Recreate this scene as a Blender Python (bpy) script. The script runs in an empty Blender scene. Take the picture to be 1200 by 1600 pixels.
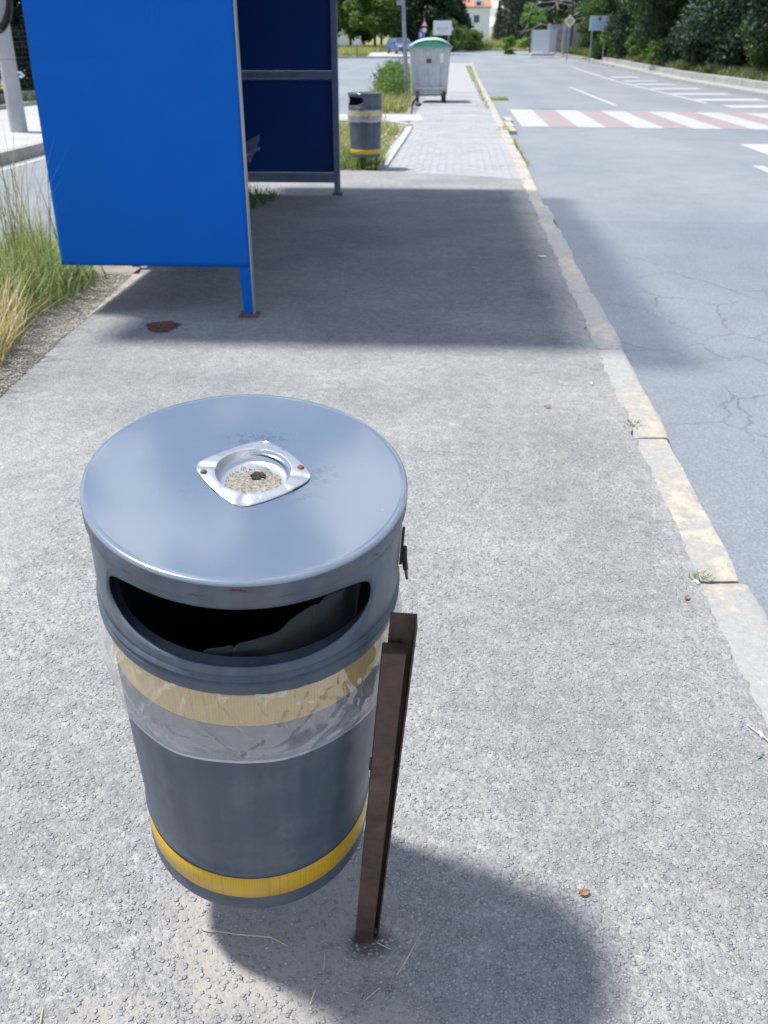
import bpy, bmesh, math, random
import numpy as np
from mathutils import Vector, Matrix, noise

random.seed(7)
rng = np.random.default_rng(7)
S = bpy.context.scene
COL = S.collection
R = math.radians

# ------------------------------------------------------------------ camera
cam_data = bpy.data.cameras.new('camera')
cam = bpy.data.objects.new('camera', cam_data)
COL.objects.link(cam)
cam_data.sensor_fit = 'HORIZONTAL'
cam_data.sensor_width = 36.0
cam_data.lens = 36.0 * 1445 / 1200
cam_data.clip_start = 0.02
cam_data.clip_end = 2000
cam.location = (0, 0, 1.42)
cam.rotation_euler = (R(90 - 26.9), 0, 0)
cam_data.dof.use_dof = True
cam_data.dof.focus_distance = 1.45
cam_data.dof.aperture_fstop = 12.0
S.camera = cam

# ------------------------------------------------------------------ light
SHX, SHY = 0.41, -0.06                       # shadow of a 1 m post on the ground
sun_vec = Vector((-SHX, -SHY, 1)).normalized()
sun_el = math.asin(sun_vec.z)
sun_az = math.atan2(sun_vec.x, sun_vec.y)
sd = bpy.data.lights.new('sun', 'SUN')
sd.energy = 4.5
sd.angle = R(5.2)
sd.color = (1.0, 0.975, 0.935)
so = bpy.data.objects.new('sun', sd)
COL.objects.link(so)
so.rotation_euler = sun_vec.to_track_quat('Z', 'Y').to_euler()

W = bpy.data.worlds.new('World')
S.world = W
W.use_nodes = True
wt = W.node_tree
wt.nodes.clear()
wo = wt.nodes.new('ShaderNodeOutputWorld')
wb = wt.nodes.new('ShaderNodeBackground')
wb.inputs['Strength'].default_value = 0.108
sky = wt.nodes.new('ShaderNodeTexSky')
sky.sky_type = 'NISHITA'
sky.sun_disc = False
sky.sun_elevation = sun_el
sky.sun_rotation = sun_az
sky.air_density = 1.0
sky.dust_density = 0.4
sky.ozone_density = 5.0
tc = wt.nodes.new('ShaderNodeTexCoord')
sp = wt.nodes.new('ShaderNodeSeparateXYZ')
wt.links.new(tc.outputs['Generated'], sp.inputs[0])
zz = wt.nodes.new('ShaderNodeMath'); zz.operation = 'MAXIMUM'; zz.inputs[1].default_value = 0.0
wt.links.new(sp.outputs[2], zz.inputs[0])
za = wt.nodes.new('ShaderNodeMath'); za.operation = 'ADD'; za.inputs[1].default_value = 0.22
wt.links.new(zz.outputs[0], za.inputs[0])
dv = wt.nodes.new('ShaderNodeVectorMath'); dv.operation = 'DIVIDE'
cz = wt.nodes.new('ShaderNodeCombineXYZ')
for k in range(3):
    wt.links.new(za.outputs[0], cz.inputs[k])
wt.links.new(tc.outputs['Generated'], dv.inputs[0])
wt.links.new(cz.outputs[0], dv.inputs[1])
cn = wt.nodes.new('ShaderNodeTexNoise')
cn.inputs['Scale'].default_value = 9.0
cn.inputs['Detail'].default_value = 5
cn.inputs['Roughness'].default_value = 0.5
cn.inputs['Distortion'].default_value = 0.3
wt.links.new(dv.outputs[0], cn.inputs['Vector'])
cr = wt.nodes.new('ShaderNodeValToRGB')
cr.color_ramp.elements[0].position = 0.47
cr.color_ramp.elements[1].position = 0.57
wt.links.new(cn.outputs['Fac'], cr.inputs[0])
cm = wt.nodes.new('ShaderNodeMixRGB')
cm.inputs[2].default_value = (14.5, 14.8, 15.2, 1)
cf = wt.nodes.new('ShaderNodeMath'); cf.operation = 'MULTIPLY'; cf.inputs[1].default_value = 0.5
wt.links.new(cr.outputs[0], cf.inputs[0])
wt.links.new(cf.outputs[0], cm.inputs[0])
wt.links.new(sky.outputs[0], cm.inputs[1])
wt.links.new(cm.outputs[0], wb.inputs['Color'])
wt.links.new(wb.outputs[0], wo.inputs[0])

S.view_settings.view_transform = 'Standard'
S.view_settings.look = 'None'
S.view_settings.gamma = 1.0
S.view_settings.exposure = 0.44
S.view_settings.use_curve_mapping = False
S.cycles.use_denoising = True
S.cycles.transparent_max_bounces = 12
S.cycles.max_bounces = 8

# ------------------------------------------------------------------ material helpers
class NT:
    def __init__(self, name):
        self.m = bpy.data.materials.new(name)
        self.m.use_nodes = True
        self.t = self.m.node_tree
        self.b = self.t.nodes['Principled BSDF']
        self.out = self.t.nodes['Material Output']
        self._obj = None
    def n(self, typ, **kw):
        nd = self.t.nodes.new(typ)
        for k, v in kw.items():
            setattr(nd, k, v)
        return nd
    def put(self, sock, v):
        if hasattr(v, 'is_linked') or isinstance(v, bpy.types.NodeSocket):
            self.t.links.new(v, sock)
        else:
            if sock.type == 'RGBA' and len(v) == 3:
                v = (*v, 1)
            sock.default_value = v
    def obj(self):
        if self._obj is None:
            self._obj = self.n('ShaderNodeTexCoord').outputs['Object']
        return self._obj
    def mapping(self, scale=(1, 1, 1), loc=(0, 0, 0), rot=(0, 0, 0), vec=None):
        mp = self.n('ShaderNodeMapping')
        self.put(mp.inputs[0], vec or self.obj())
        mp.inputs['Scale'].default_value = scale
        mp.inputs['Location'].default_value = loc
        mp.inputs['Rotation'].default_value = rot
        return mp.outputs[0]
    def noise(self, scale, detail=4, rough=0.55, vec=None, dist=0.0, col=False):
        nd = self.n('ShaderNodeTexNoise')
        self.put(nd.inputs['Vector'], vec or self.obj())
        nd.inputs['Scale'].default_value = scale
        nd.inputs['Detail'].default_value = detail
        nd.inputs['Roughness'].default_value = rough
        nd.inputs['Distortion'].default_value = dist
        return nd.outputs['Color' if col else 'Fac']
    def voro(self, scale, feature='F1', vec=None, out='Distance', rand=1.0):
        nd = self.n('ShaderNodeTexVoronoi', feature=feature)
        self.put(nd.inputs['Vector'], vec or self.obj())
        nd.inputs['Scale'].default_value = scale
        nd.inputs['Randomness'].default_value = rand
        return nd.outputs[out]
    def ramp(self, fac, stops, interp='LINEAR'):
        nd = self.n('ShaderNodeValToRGB')
        nd.color_ramp.interpolation = interp
        self.put(nd.inputs[0], fac)
        el = nd.color_ramp.elements
        while len(el) < len(stops):
            el.new(0.5)
        for e, (p, c) in zip(el, stops):
            e.position = p
            if isinstance(c, (int, float)):
                c = (c, c, c)
            e.color = (*c, 1)
        return nd.outputs[0]
    def math(self, op, a, b=0.0, clamp=False):
        nd = self.n('ShaderNodeMath', operation=op, use_clamp=clamp)
        self.put(nd.inputs[0], a)
        self.put(nd.inputs[1], b)
        return nd.outputs[0]
    def mix(self, fac, a, b, typ='MIX'):
        nd = self.n('ShaderNodeMixRGB', blend_type=typ)
        self.put(nd.inputs[0], fac)
        self.put(nd.inputs[1], a)
        self.put(nd.inputs[2], b)
        return nd.outputs[0]
    def blob(self, x, y, rx, ry=None, noise_amp=0.6, nscale=6.0):
        """soft-edged patch of dirt at a place on the ground, 1 inside 0 outside"""
        ry = ry or rx
        mp = self.mapping(loc=(-x / rx, -y / ry, 0), scale=(1 / rx, 1 / ry, 0))
        ln = self.n('ShaderNodeVectorMath', operation='LENGTH')
        self.put(ln.inputs[0], mp)
        d = self.math('ADD', ln.outputs['Value'], self.math('MULTIPLY', self.math('SUBTRACT', self.noise(nscale, 5), 0.5), noise_amp * 2))
        return self.ramp(d, [(0.55, 1.0), (1.0, 0.0)])
    def bump(self, h, dist=0.002, strength=1.0, normal=None):
        nd = self.n('ShaderNodeBump')
        nd.inputs['Distance'].default_value = dist
        nd.inputs['Strength'].default_value = strength
        self.put(nd.inputs['Height'], h)
        if normal is not None:
            self.put(nd.inputs['Normal'], normal)
        return nd.outputs[0]
    def set(self, **kw):
        names = dict(color='Base Color', rough='Roughness', metal='Metallic', normal='Normal', alpha='Alpha',
                     spec='Specular IOR Level', coat='Coat Weight', coatr='Coat Roughness', trans='Transmission Weight')
        for k, v in kw.items():
            self.put(self.b.inputs[names[k]], v)
        return self

MAT = {}
def simple(name, color, rough=0.6, metal=0.0, var=0.12, scale=8.0, bump=0.0, **kw):
    t = NT(name)
    f = t.noise(scale, 5)
    lo = tuple(c * (1 - var) for c in color)
    hi = tuple(min(1, c * (1 + var)) for c in color)
    t.set(color=t.ramp(f, [(0.3, lo), (0.7, hi)]), rough=rough, metal=metal, **kw)
    if bump:
        t.set(normal=t.bump(t.noise(scale * 6, 4), bump))
    MAT[name] = t.m
    return t.m

# --- asphalt footway: pale worn chippings
def asphalt_footway():
    t = NT('worn_footway_asphalt')
    w = t.noise(60, 2, col=True)
    vec = t.mix(0.012, t.obj(), w, 'ADD')
    v1 = t.voro(95, vec=vec, out='Color')
    d1 = t.voro(95, vec=vec, feature='F1')
    e1 = t.voro(95, vec=vec, feature='DISTANCE_TO_EDGE')
    v2 = t.voro(210, vec=vec, out='Color')
    d2 = t.voro(210, vec=vec, feature='F1')
    g1 = t.ramp(v1, [(0.05, (0.235, 0.237, 0.250)), (0.35, (0.312, 0.312, 0.318)), (0.75, (0.365, 0.361, 0.360)), (0.97, (0.46, 0.45, 0.43))])
    g2 = t.ramp(v2, [(0.05, (0.235, 0.238, 0.252)), (0.5, (0.325, 0.324, 0.329)), (0.95, (0.44, 0.432, 0.42))])
    which = t.ramp(t.noise(45, 3), [(0.45, 0.0), (0.55, 1.0)])
    c = t.mix(which, g1, g2)
    edge = t.ramp(e1, [(0.0, 0.62), (0.05, 1.0)])
    c = t.mix(0.75, c, edge, 'MULTIPLY')
    big = t.ramp(t.noise(1.1, 8, 0.68), [(0.38, (0.76, 0.775, 0.81)), (0.62, (1.04, 1.035, 1.03))])
    c = t.mix(1.0, c, big, 'MULTIPLY')
    mid = t.ramp(t.noise(19, 6, 0.72), [(0.34, 0.81), (0.66, 1.10)])
    c = t.mix(1.0, c, mid, 'MULTIPLY')
    fine = t.ramp(t.noise(420, 2), [(0.3, 0.85), (0.7, 1.13)])
    c = t.mix(0.8, c, fine, 'MULTIPLY')
    c = t.mix(1.0, c, (1.0, 0.988, 0.962), 'MULTIPLY')
    # blown sand lying in hollows, round the bin foot and towards the grass
    sand = t.math('MAXIMUM', t.blob(-0.19, 1.13, 0.26, 0.22), t.blob(-0.02, 0.93, 0.16, 0.10))
    sand = t.math('MAXIMUM', sand, t.math('MULTIPLY', t.blob(-0.42, 0.93, 0.14, 0.12), 0.6))
    sand = t.math('MAXIMUM', sand, t.math('MULTIPLY', t.ramp(t.noise(2.6, 6, 0.7), [(0.58, 0.0), (0.72, 1.0)]), 0.35))
    holes = t.ramp(d1, [(0.18, 0.25), (0.5, 1.0)])
    sandc = t.mix(t.noise(240, 3), (0.30, 0.275, 0.245), (0.41, 0.375, 0.33))
    c = t.mix(t.math('MULTIPLY', sand, t.math('MULTIPLY', holes, 0.85)), c, sandc)
    # oily and rusty stains
    st = t.ramp(t.noise(5.5, 6, 0.75), [(0.66, 0.0), (0.75, 1.0)])
    c = t.mix(t.math('MULTIPLY', st, 0.3), c, (0.16, 0.15, 0.15))
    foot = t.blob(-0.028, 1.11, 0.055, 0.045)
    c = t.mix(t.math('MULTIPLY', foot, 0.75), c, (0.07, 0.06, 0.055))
    h = t.math('ADD', t.math('MULTIPLY', t.math('SUBTRACT', 0.6, d1), 0.9), t.math('MULTIPLY', t.math('SUBTRACT', 0.5, d2), 0.45))
    h = t.math('ADD', h, t.math('MULTIPLY', t.noise(160, 3), 0.55))
    h = t.math('MULTIPLY', h, t.math('SUBTRACT', 1.0, t.math('MULTIPLY', sand, 0.6)))
    h = t.math('ADD', h, t.math('MULTIPLY', t.noise(14, 4), 0.8))
    t.set(color=c, rough=0.85, spec=0.3, normal=t.bump(h, 0.0042, 0.9))
    return t.m
MAT['footway'] = asphalt_footway()

def asphalt_road():
    t = NT('road_asphalt')
    v1 = t.voro(120, out='Color')
    d1 = t.voro(120)
    c = t.ramp(v1, [(0.05, (0.208, 0.217, 0.243)), (0.5, (0.262, 0.270, 0.292)), (0.95, (0.335, 0.34, 0.355))])
    n1 = t.noise(0.35, 5, 0.6, vec=t.mapping(scale=(1.0, 0.55, 1)))
    c = t.mix(1.0, c, t.ramp(n1, [(0.3, (0.80, 0.83, 0.90)), (0.7, (1.1, 1.09, 1.06))]), 'MULTIPLY')
    c = t.mix(1.0, c, (0.86, 0.895, 0.885), 'MULTIPLY')
    n2 = t.noise(2.4, 6, 0.65)
    c = t.mix(1.0, c, t.ramp(n2, [(0.3, 0.91), (0.7, 1.07)]), 'MULTIPLY')
    # wheel paths polished pale
    sx = t.n('ShaderNodeSeparateXYZ')
    t.put(sx.inputs[0], t.mapping(rot=(0, 0, R(4.2)), loc=(-0.77, 0, 0)))
    wp = t.math('SINE', t.math('MULTIPLY', sx.outputs[0], 3.4))
    c = t.mix(t.math('MULTIPLY', t.math('ADD', wp, 1), 0.06), c, (0.34, 0.35, 0.375))
    sy = t.n('ShaderNodeSeparateXYZ'); t.put(sy.inputs[0], t.obj())
    seam = t.math('ADD', sy.outputs[1], t.math('MULTIPLY', t.noise(0.8, 3), 0.35))
    c = t.mix(1.0, c, t.ramp(t.math('MULTIPLY', seam, 0.05), [(0.455, (0.93, 0.945, 0.98)), (0.458, (0.86, 0.87, 0.90)), (0.461, (1.03, 1.03, 1.02)), (0.60, (1.0, 1.0, 1.0))]), 'MULTIPLY')
    spots = t.ramp(t.noise(0.9, 6, 0.7, vec=t.mapping(scale=(1.6, 0.5, 1), loc=(4, 0, 0))), [(0.55, 0.0), (0.75, 1.0)])
    c = t.mix(t.math('MULTIPLY', spots, 0.3), c, (0.19, 0.20, 0.235))
    # crack net on the lane beside the kerb
    warp = t.mix(0.3, t.obj(), t.noise(2.2, 5, 0.7, col=True), 'ADD')
    warp = t.mapping(scale=(1.35, 0.95, 1), vec=warp)
    e = t.voro(1.45, feature='DISTANCE_TO_EDGE', vec=warp)
    crack = t.ramp(e, [(0.0, 1.0), (0.005, 0.8), (0.013, 0.0)])
    msk = t.math('MULTIPLY', t.ramp(t.noise(1.1, 4), [(0.42, 0.0), (0.55, 1.0)]),
                 t.math('ADD', t.blob(2.0, 5.4, 1.7, 2.6, 0.3, 1.5), t.math('MULTIPLY', t.blob(4.5, 11, 3.5, 3, 0.4, 1.0), 0.35)), clamp=True)
    crack = t.math('MULTIPLY', crack, msk)
    c = t.mix(t.math('MULTIPLY', crack, 0.65), c, (0.10, 0.10, 0.115))
    grit = t.ramp(t.noise(300, 2), [(0.3, 0.88), (0.7, 1.1)])
    c = t.mix(0.8, c, grit, 'MULTIPLY')
    h = t.math('ADD', t.math('SUBTRACT', 0.6, d1), t.noise(220, 3))
    h = t.math('SUBTRACT', h, t.math('MULTIPLY', crack, 2.5))
    t.set(color=c, rough=0.82, spec=0.35, normal=t.bump(h, 0.002, 0.8))
    return t.m
MAT['road'] = asphalt_road()

def kerb_stone_mat():
    t = NT('worn_kerb_concrete')
    base = t.ramp(t.noise(40, 5, 0.65), [(0.3, (0.30, 0.297, 0.29)), (0.7, (0.40, 0.393, 0.38))])
    pf = t.math('ADD', t.math('MULTIPLY', t.noise(12, 9, 0.8), 0.65), t.math('MULTIPLY', t.noise(1.1, 2, vec=t.mapping(loc=(5, 2, 0))), 0.42))
    pf = t.math('ADD', pf, t.math('MULTIPLY', t.math('MAXIMUM', t.blob(1.08, 3.0, 0.4, 0.75, 0.2), t.blob(1.6, 11.0, 0.8, 2.2, 0.2)), 0.038))
    pf = t.math('SUBTRACT', pf, t.math('MULTIPLY', t.blob(0.95, 1.7, 0.4, 0.72, 0.1), 0.06))
    paint = t.ramp(pf, [(0.53, 0.0), (0.60, 1.0)])
    c = t.mix(t.math('MULTIPLY', paint, 0.68), base, (0.56, 0.465, 0.345))
    dirt = t.ramp(t.noise(16, 6, 0.7, vec=t.mapping(loc=(3, 1, 0))), [(0.58, 0.0), (0.72, 1.0)])
    c = t.mix(t.math('MULTIPLY', dirt, 0.45), c, (0.22, 0.215, 0.21))
    c = t.mix(0.7, c, t.ramp(t.noise(330, 2), [(0.3, 0.86), (0.7, 1.12)]), 'MULTIPLY')
    t.set(color=c, rough=0.9, spec=0.25, normal=t.bump(t.math('ADD', t.noise(60, 6, 0.7), t.math('MULTIPLY', paint, 0.25)), 0.006, 0.8))
    return t.m
MAT['kerb'] = kerb_stone_mat()

def concrete(name, a, b, sc=12.0):
    t = NT(name)
    c = t.ramp(t.noise(sc, 6, 0.65), [(0.3, a), (0.7, b)])
    c = t.mix(1.0, c, t.ramp(t.noise(1.2, 5), [(0.3, 0.88), (0.7, 1.08)]), 'MULTIPLY')
    t.set(color=c, rough=0.88, spec=0.25, normal=t.bump(t.noise(sc * 10, 4), 0.002, 0.7))
    MAT[name] = t.m
    return t.m
concrete('paver_concrete', (0.30, 0.305, 0.318), (0.37, 0.372, 0.378), 5.0)
concrete('pale_concrete', (0.37, 0.372, 0.378), (0.46, 0.458, 0.452))
concrete('wall_concrete', (0.30, 0.295, 0.28), (0.42, 0.41, 0.39), 4.0)
concrete('soil', (0.20, 0.165, 0.125), (0.36, 0.31, 0.25), 9.0)
concrete('gravel_soil', (0.29, 0.268, 0.232), (0.42, 0.392, 0.34), 30.0)
concrete('field_soil', (0.15, 0.17, 0.055), (0.30, 0.29, 0.12), 0.7)
concrete('pole_concrete', (0.36, 0.37, 0.39), (0.47, 0.475, 0.485), 3.0)

def road_paint(name, col, wear=0.5):
    t = NT(name)
    w = t.ramp(t.noise(3.2, 8, 0.75), [(0.60 - 0.12 * wear, 0.0), (0.72, 1.0)])
    c = t.mix(t.math('MULTIPLY', w, 0.65), col, (0.33, 0.335, 0.35))
    c = t.mix(0.5, c, t.ramp(t.noise(120, 3), [(0.3, 0.85), (0.7, 1.1)]), 'MULTIPLY')
    t.set(color=c, rough=0.7, spec=0.35)
    MAT[name] = t.m
road_paint('white_paint', (0.44, 0.445, 0.455), 1.9)
road_paint('faded_white_paint', (0.47, 0.475, 0.49), 1.3)
road_paint('red_paint', (0.31, 0.225, 0.235), 2.2)

def bin_paint(name, base, top=False):
    t = NT(name)
    f = t.noise(3.5, 4, vec=t.mapping(scale=(2, 2, 2) if top else (9, 9, 0.6)))
    c = t.mix(t.ramp(f, [(0.35, 0.0), (0.75, 0.05 if top else 0.38)]), base, tuple(min(1, x * 1.9 + 0.03) for x in base))
    dust = t.ramp(t.noise(11, 7, 0.75), [(0.48, 0.0), (0.75, 0.07 if top else 0.2)])
    c = t.mix(dust, c, (0.30, 0.30, 0.30))
    sp_ = t.ramp(t.voro(55), [(0.0, 0.6), (0.035, 0.0)])
    c = t.mix(t.math('MULTIPLY', sp_, t.ramp(t.noise(7, 3), [(0.5, 0.0), (0.6, 1.0)])), c, (0.42, 0.42, 0.43))
    rough = t.ramp(t.noise(9, 6, 0.7), [(0.3, 0.20 if top else 0.38), (0.75, 0.30 if top else 0.55)])
    t.set(color=c, rough=rough, spec=0.55 if top else 0.35, coat=1.0 if top else 0.08, coatr=0.10 if top else 0.3,
          normal=t.bump(t.noise(4, 2), 0.001, 0.25))
    MAT[name] = t
    return t
tb = bin_paint('bin_blue_grey_paint', (0.052, 0.067, 0.095))
MAT['bin_body'] = tb.m
tl = bin_paint('bin_lid_paint', (0.112, 0.150, 0.200), True)
tl.b.inputs['Coat IOR'].default_value = 2.5; tl.b.inputs['Specular IOR Level'].default_value = 0.9
# rust chips along the rim of the lid (they follow the edge height)
sz = tl.n('ShaderNodeSeparateXYZ'); tl.put(sz.inputs[0], tl.obj())
old_ = tl.b.inputs['Base Color'].links[0].from_socket
sm_ = tl.math('MAXIMUM', tl.blob(-0.20, 0.222, 0.06, 0.022, 0.5, 30), tl.math('MAXIMUM', tl.blob(-0.113, 0.150, 0.03, 0.03, 0.5, 30), tl.blob(-0.14, 0.100, 0.05, 0.02, 0.5, 30)))
sm_ = tl.math('MULTIPLY', sm_, tl.ramp(tl.noise(70, 5, 0.7), [(0.45, 0.0), (0.62, 0.6)]))
tl.set(color=tl.mix(sm_, old_, (0.05, 0.06, 0.075)))
MAT['bin_lid'] = tl.m
def hood_mat():
    t = bin_paint('bin_hood_paint', (0.070, 0.090, 0.122))
    old = t.b.inputs['Base Color'].links[0].from_socket
    s = t.n('ShaderNodeSeparateXYZ'); t.put(s.inputs[0], t.obj())
    # rusty, dusty band right below the lid lip (object z of the lid lip = LIPZ)
    band = t.ramp(t.math('MULTIPLY', t.math('SUBTRACT', s.outputs[2], 0.82), 10.0), [(0.15, 0.0), (0.45, 1.0), (0.62, 1.0)])
    r = t.math('MULTIPLY', band, t.ramp(t.noise(22, 6, 0.75), [(0.50, 0.0), (0.68, 1.0)]))
    c = t.mix(t.math('MULTIPLY', r, 0.45), old, (0.16, 0.115, 0.07))
    t.set(color=c)
    return t.m
MAT['bin_hood'] = hood_mat()
simple('rust', (0.15, 0.078, 0.048), 0.9, var=0.5, scale=90, bump=0.001)
simple('dark_rust_paint', (0.080, 0.043, 0.032), 0.6, var=0.5, scale=35, bump=0.0012)
simple('bin_inside', (0.02, 0.022, 0.026), 0.7)
def reflective_yellow(name, col):
    t = NT(name)
    e = t.voro(240, feature='DISTANCE_TO_EDGE', rand=0.15)
    c = t.mix(t.ramp(e, [(0.0, 0.75), (0.12, 0.0)]), col, tuple(x * 0.62 for x in col))
    c = t.mix(t.ramp(t.noise(12, 6, 0.7), [(0.5, 0.0), (0.8, 0.4)]), c, (0.24, 0.20, 0.11))
    t.set(color=c, rough=0.38, spec=0.5, normal=t.bump(e, 0.0006, 0.6))
    MAT[name] = t.m
reflective_yellow('reflective_yellow', (0.64, 0.38, 0.012))
simple('pressed_aluminium', (0.62, 0.63, 0.65), 0.33, 0.85, var=0.08, scale=30, bump=0.0005)
def ash_mat():
    t = NT('cigarette_ash')
    c = t.ramp(t.noise(180, 5, 0.7), [(0.3, (0.12, 0.105, 0.085)), (0.5, (0.26, 0.235, 0.195)), (0.7, (0.42, 0.39, 0.34))])
    t.set(color=c, rough=0.95, normal=t.bump(t.noise(260, 4), 0.003))
    MAT['ash'] = t.m
ash_mat()
simple('burnt_ash', (0.035, 0.032, 0.03), 0.95, var=0.5, scale=200)

def plastic_film(name, op=0.34):
    t = NT(name)
    t.t.nodes.remove(t.b)
    tr = t.n('ShaderNodeBsdfTransparent'); tr.inputs[0].default_value = (0.97, 0.975, 0.98, 1)
    df = t.n('ShaderNodeBsdfDiffuse'); df.inputs[0].default_value = (0.80, 0.82, 0.85, 1)
    tl_ = t.n('ShaderNodeBsdfTranslucent'); tl_.inputs[0].default_value = (0.80, 0.82, 0.85, 1)
    gl = t.n('ShaderNodeBsdfGlossy'); gl.inputs['Roughness'].default_value = 0.11; gl.inputs[0].default_value = (0.97, 0.97, 0.98, 1)
    m1 = t.n('ShaderNodeMixShader'); m1.inputs[0].default_value = 0.45
    t.put(m1.inputs[1], df.outputs[0]); t.put(m1.inputs[2], tl_.outputs[0])
    wr = t.noise(9, 2, 0.5, dist=0.8, vec=t.mapping(scale=(1, 1, 1.2)))
    nrm = t.bump(wr, 0.03, 0.8)
    for s in (df, tl_, gl):
        t.put(s.inputs['Normal'], nrm)
    lw = t.n('ShaderNodeLayerWeight'); lw.inputs['Blend'].default_value = 0.35
    ridge = t.ramp(t.noise(8, 2, 0.5, dist=1.2), [(0.485, 0.0), (0.5, 1.0), (0.515, 0.0)])
    mott = t.ramp(t.noise(5, 3, 0.6, dist=0.8, vec=t.mapping(scale=(1, 1, 1.6))), [(0.40, 0.65), (0.62, 1.3)])
    sz_ = t.n('ShaderNodeSeparateXYZ'); t.put(sz_.inputs[0], t.obj())
    low = t.ramp(t.math('MULTIPLY', t.math('SUBTRACT', 0.66, sz_.outputs[2]), 5.0), [(0.10, 0.55), (0.45, 2.2)])
    mott = t.math('MULTIPLY', mott, low) if op == 0.14 else mott
    op_ = t.math('ADD', t.math('MULTIPLY', lw.outputs['Facing'], 0.35 if op == 0.14 else 0.04), t.math('ADD', t.math('MULTIPLY', mott, op), t.math('MULTIPLY', ridge, 0.5 * op)), clamp=True)
    m2 = t.n('ShaderNodeMixShader'); t.put(m2.inputs[0], op_)
    t.put(m2.inputs[1], tr.outputs[0]); t.put(m2.inputs[2], m1.outputs[0])
    m3 = t.n('ShaderNodeMixShader'); m3.inputs[0].default_value = 0.22 if op == 0.14 else 0.06
    t.put(m3.inputs[1], m2.outputs[0]); t.put(m3.inputs[2], gl.outputs[0])
    t.put(t.out.inputs[0], m3.outputs[0])
    MAT[name] = t.m
plastic_film('clear_film', 0.14)
plastic_film('clear_film_inside', 0.15)

def blue_panel():
    t = NT('shelter_blue_paint')
    c = t.mix(t.ramp(t.noise(3, 5), [(0.3, 0.0), (0.7, 1.0)]), (0.001, 0.110, 0.485), (0.001, 0.118, 0.515))
    sc = t.ramp(t.noise(30, 3, vec=t.mapping(scale=(1, 1, 0.08))), [(0.72, 0.0), (0.78, 0.25)])
    c = t.mix(sc, c, (0.05, 0.16, 0.5))
    t.set(color=c, rough=0.5, spec=0.12, normal=t.bump(t.noise(1.8, 3), 0.006, 0.5))
    MAT['blue_panel'] = t.m
blue_panel()
simple('inner_blue_shaded', (0.002, 0.030, 0.150), 0.5, var=0.08, scale=3, spec=0.2)  # panel blue darkened: the shade inside the shelter is put into the colour
simple('shelter_frame_grey', (0.13, 0.17, 0.25), 0.45, 0.1, var=0.15)
simple('shelter_edge_trim', (0.34, 0.36, 0.40), 0.4, 0.5)
def shadow_lightener_film():
    t = NT('shadow_lightener_film')  # film of the added roof strip, lets part of the sun through
    tr = t.n('ShaderNodeBsdfTransparent'); tr.inputs[0].default_value = (0.84, 0.86, 0.90, 1)
    mx = t.n('ShaderNodeMixShader'); mx.inputs[0].default_value = 0.22
    t.set(color=(0.30, 0.34, 0.40), rough=0.3)
    t.put(mx.inputs[1], tr.outputs[0]); t.put(mx.inputs[2], t.b.outputs[0]); t.put(t.out.inputs[0], mx.outputs[0])
    MAT['shadow_lightener_film'] = t.m
shadow_lightener_film()
def galvanised():
    t = NT('galvanised_steel')
    v = t.voro(14, out='Color')
    c = t.ramp(v, [(0.0, (0.44, 0.47, 0.51)), (1.0, (0.54, 0.57, 0.60))])
    g = t.ramp(t.noise(4, 7, 0.75, vec=t.mapping(scale=(1.6, 1.6, 0.7))), [(0.42, 0.0), (0.72, 0.75)])
    c = t.mix(g, c, (0.32, 0.33, 0.35))
    t.set(color=c, rough=0.55, metal=0.1, normal=t.bump(t.noise(3, 3), 0.02, 0.5))
    MAT['galv'] = t.m
galvanised()
simple('lid_green_plastic', (0.09, 0.36, 0.26), 0.35, var=0.15, scale=3)
simple('lid_green_sky_sheen', (0.36, 0.58, 0.52), 0.35, var=0.12, scale=3)  # paler copy of the lid green, sky reflection painted into the colour
simple('black_rubber', (0.02, 0.02, 0.022), 0.8)
simple('lamp_post_paint', (0.22, 0.26, 0.33), 0.5)
simple('sign_white', (0.72, 0.76, 0.82), 0.45, var=0.04)
simple('sign_back', (0.35, 0.36, 0.38), 0.5)
simple('sign_blue', (0.05, 0.16, 0.55), 0.4, var=0.04)
simple('sign_pale_blue', (0.50, 0.64, 0.80), 0.45, var=0.04)
simple('sign_red', (0.42, 0.09, 0.09), 0.45, var=0.04)
simple('sign_yellow', (0.75, 0.45, 0.02), 0.4, var=0.04)
simple('print_blue', (0.10, 0.20, 0.40), 0.5)
simple('car_blue', (0.07, 0.12, 0.32), 0.25, 0.3, var=0.05, coat=0.8)
simple('car_glass', (0.03, 0.045, 0.07), 0.08, var=0.05)
simple('chrome', (0.6, 0.6, 0.62), 0.2, 0.9)
simple('headlamp', (0.85, 0.85, 0.75), 0.1)
simple('house_plaster', (0.74, 0.77, 0.84), 0.9, var=0.06)
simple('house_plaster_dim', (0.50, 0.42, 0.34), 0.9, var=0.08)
def roof_mat():
    t = NT('clay_roof')
    w = t.n('ShaderNodeTexWave', wave_type='BANDS', bands_direction='X')
    t.put(w.inputs['Vector'], t.obj()); w.inputs['Scale'].default_value = 1.6
    c = t.mix(t.noise(2, 5), (0.46, 0.20, 0.13), (0.58, 0.30, 0.21))
    t.set(color=c, rough=0.85, normal=t.bump(w.outputs['Fac'], 0.05))
    MAT['roof'] = t.m
roof_mat()
simple('window_glass', (0.06, 0.09, 0.15), 0.1)
simple('weathered_board', (0.30, 0.28, 0.30), 0.9, var=0.35, scale=2)
simple('white_sheet', (0.60, 0.64, 0.70), 0.5, var=0.05)
simple('wood_dark', (0.10, 0.075, 0.055), 0.9)
simple('bark', (0.075, 0.06, 0.048), 0.95, var=0.3, scale=6)
simple('pale_branch', (0.34, 0.31, 0.30), 0.95)
simple('cable_black', (0.018, 0.019, 0.022), 0.45)
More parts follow.
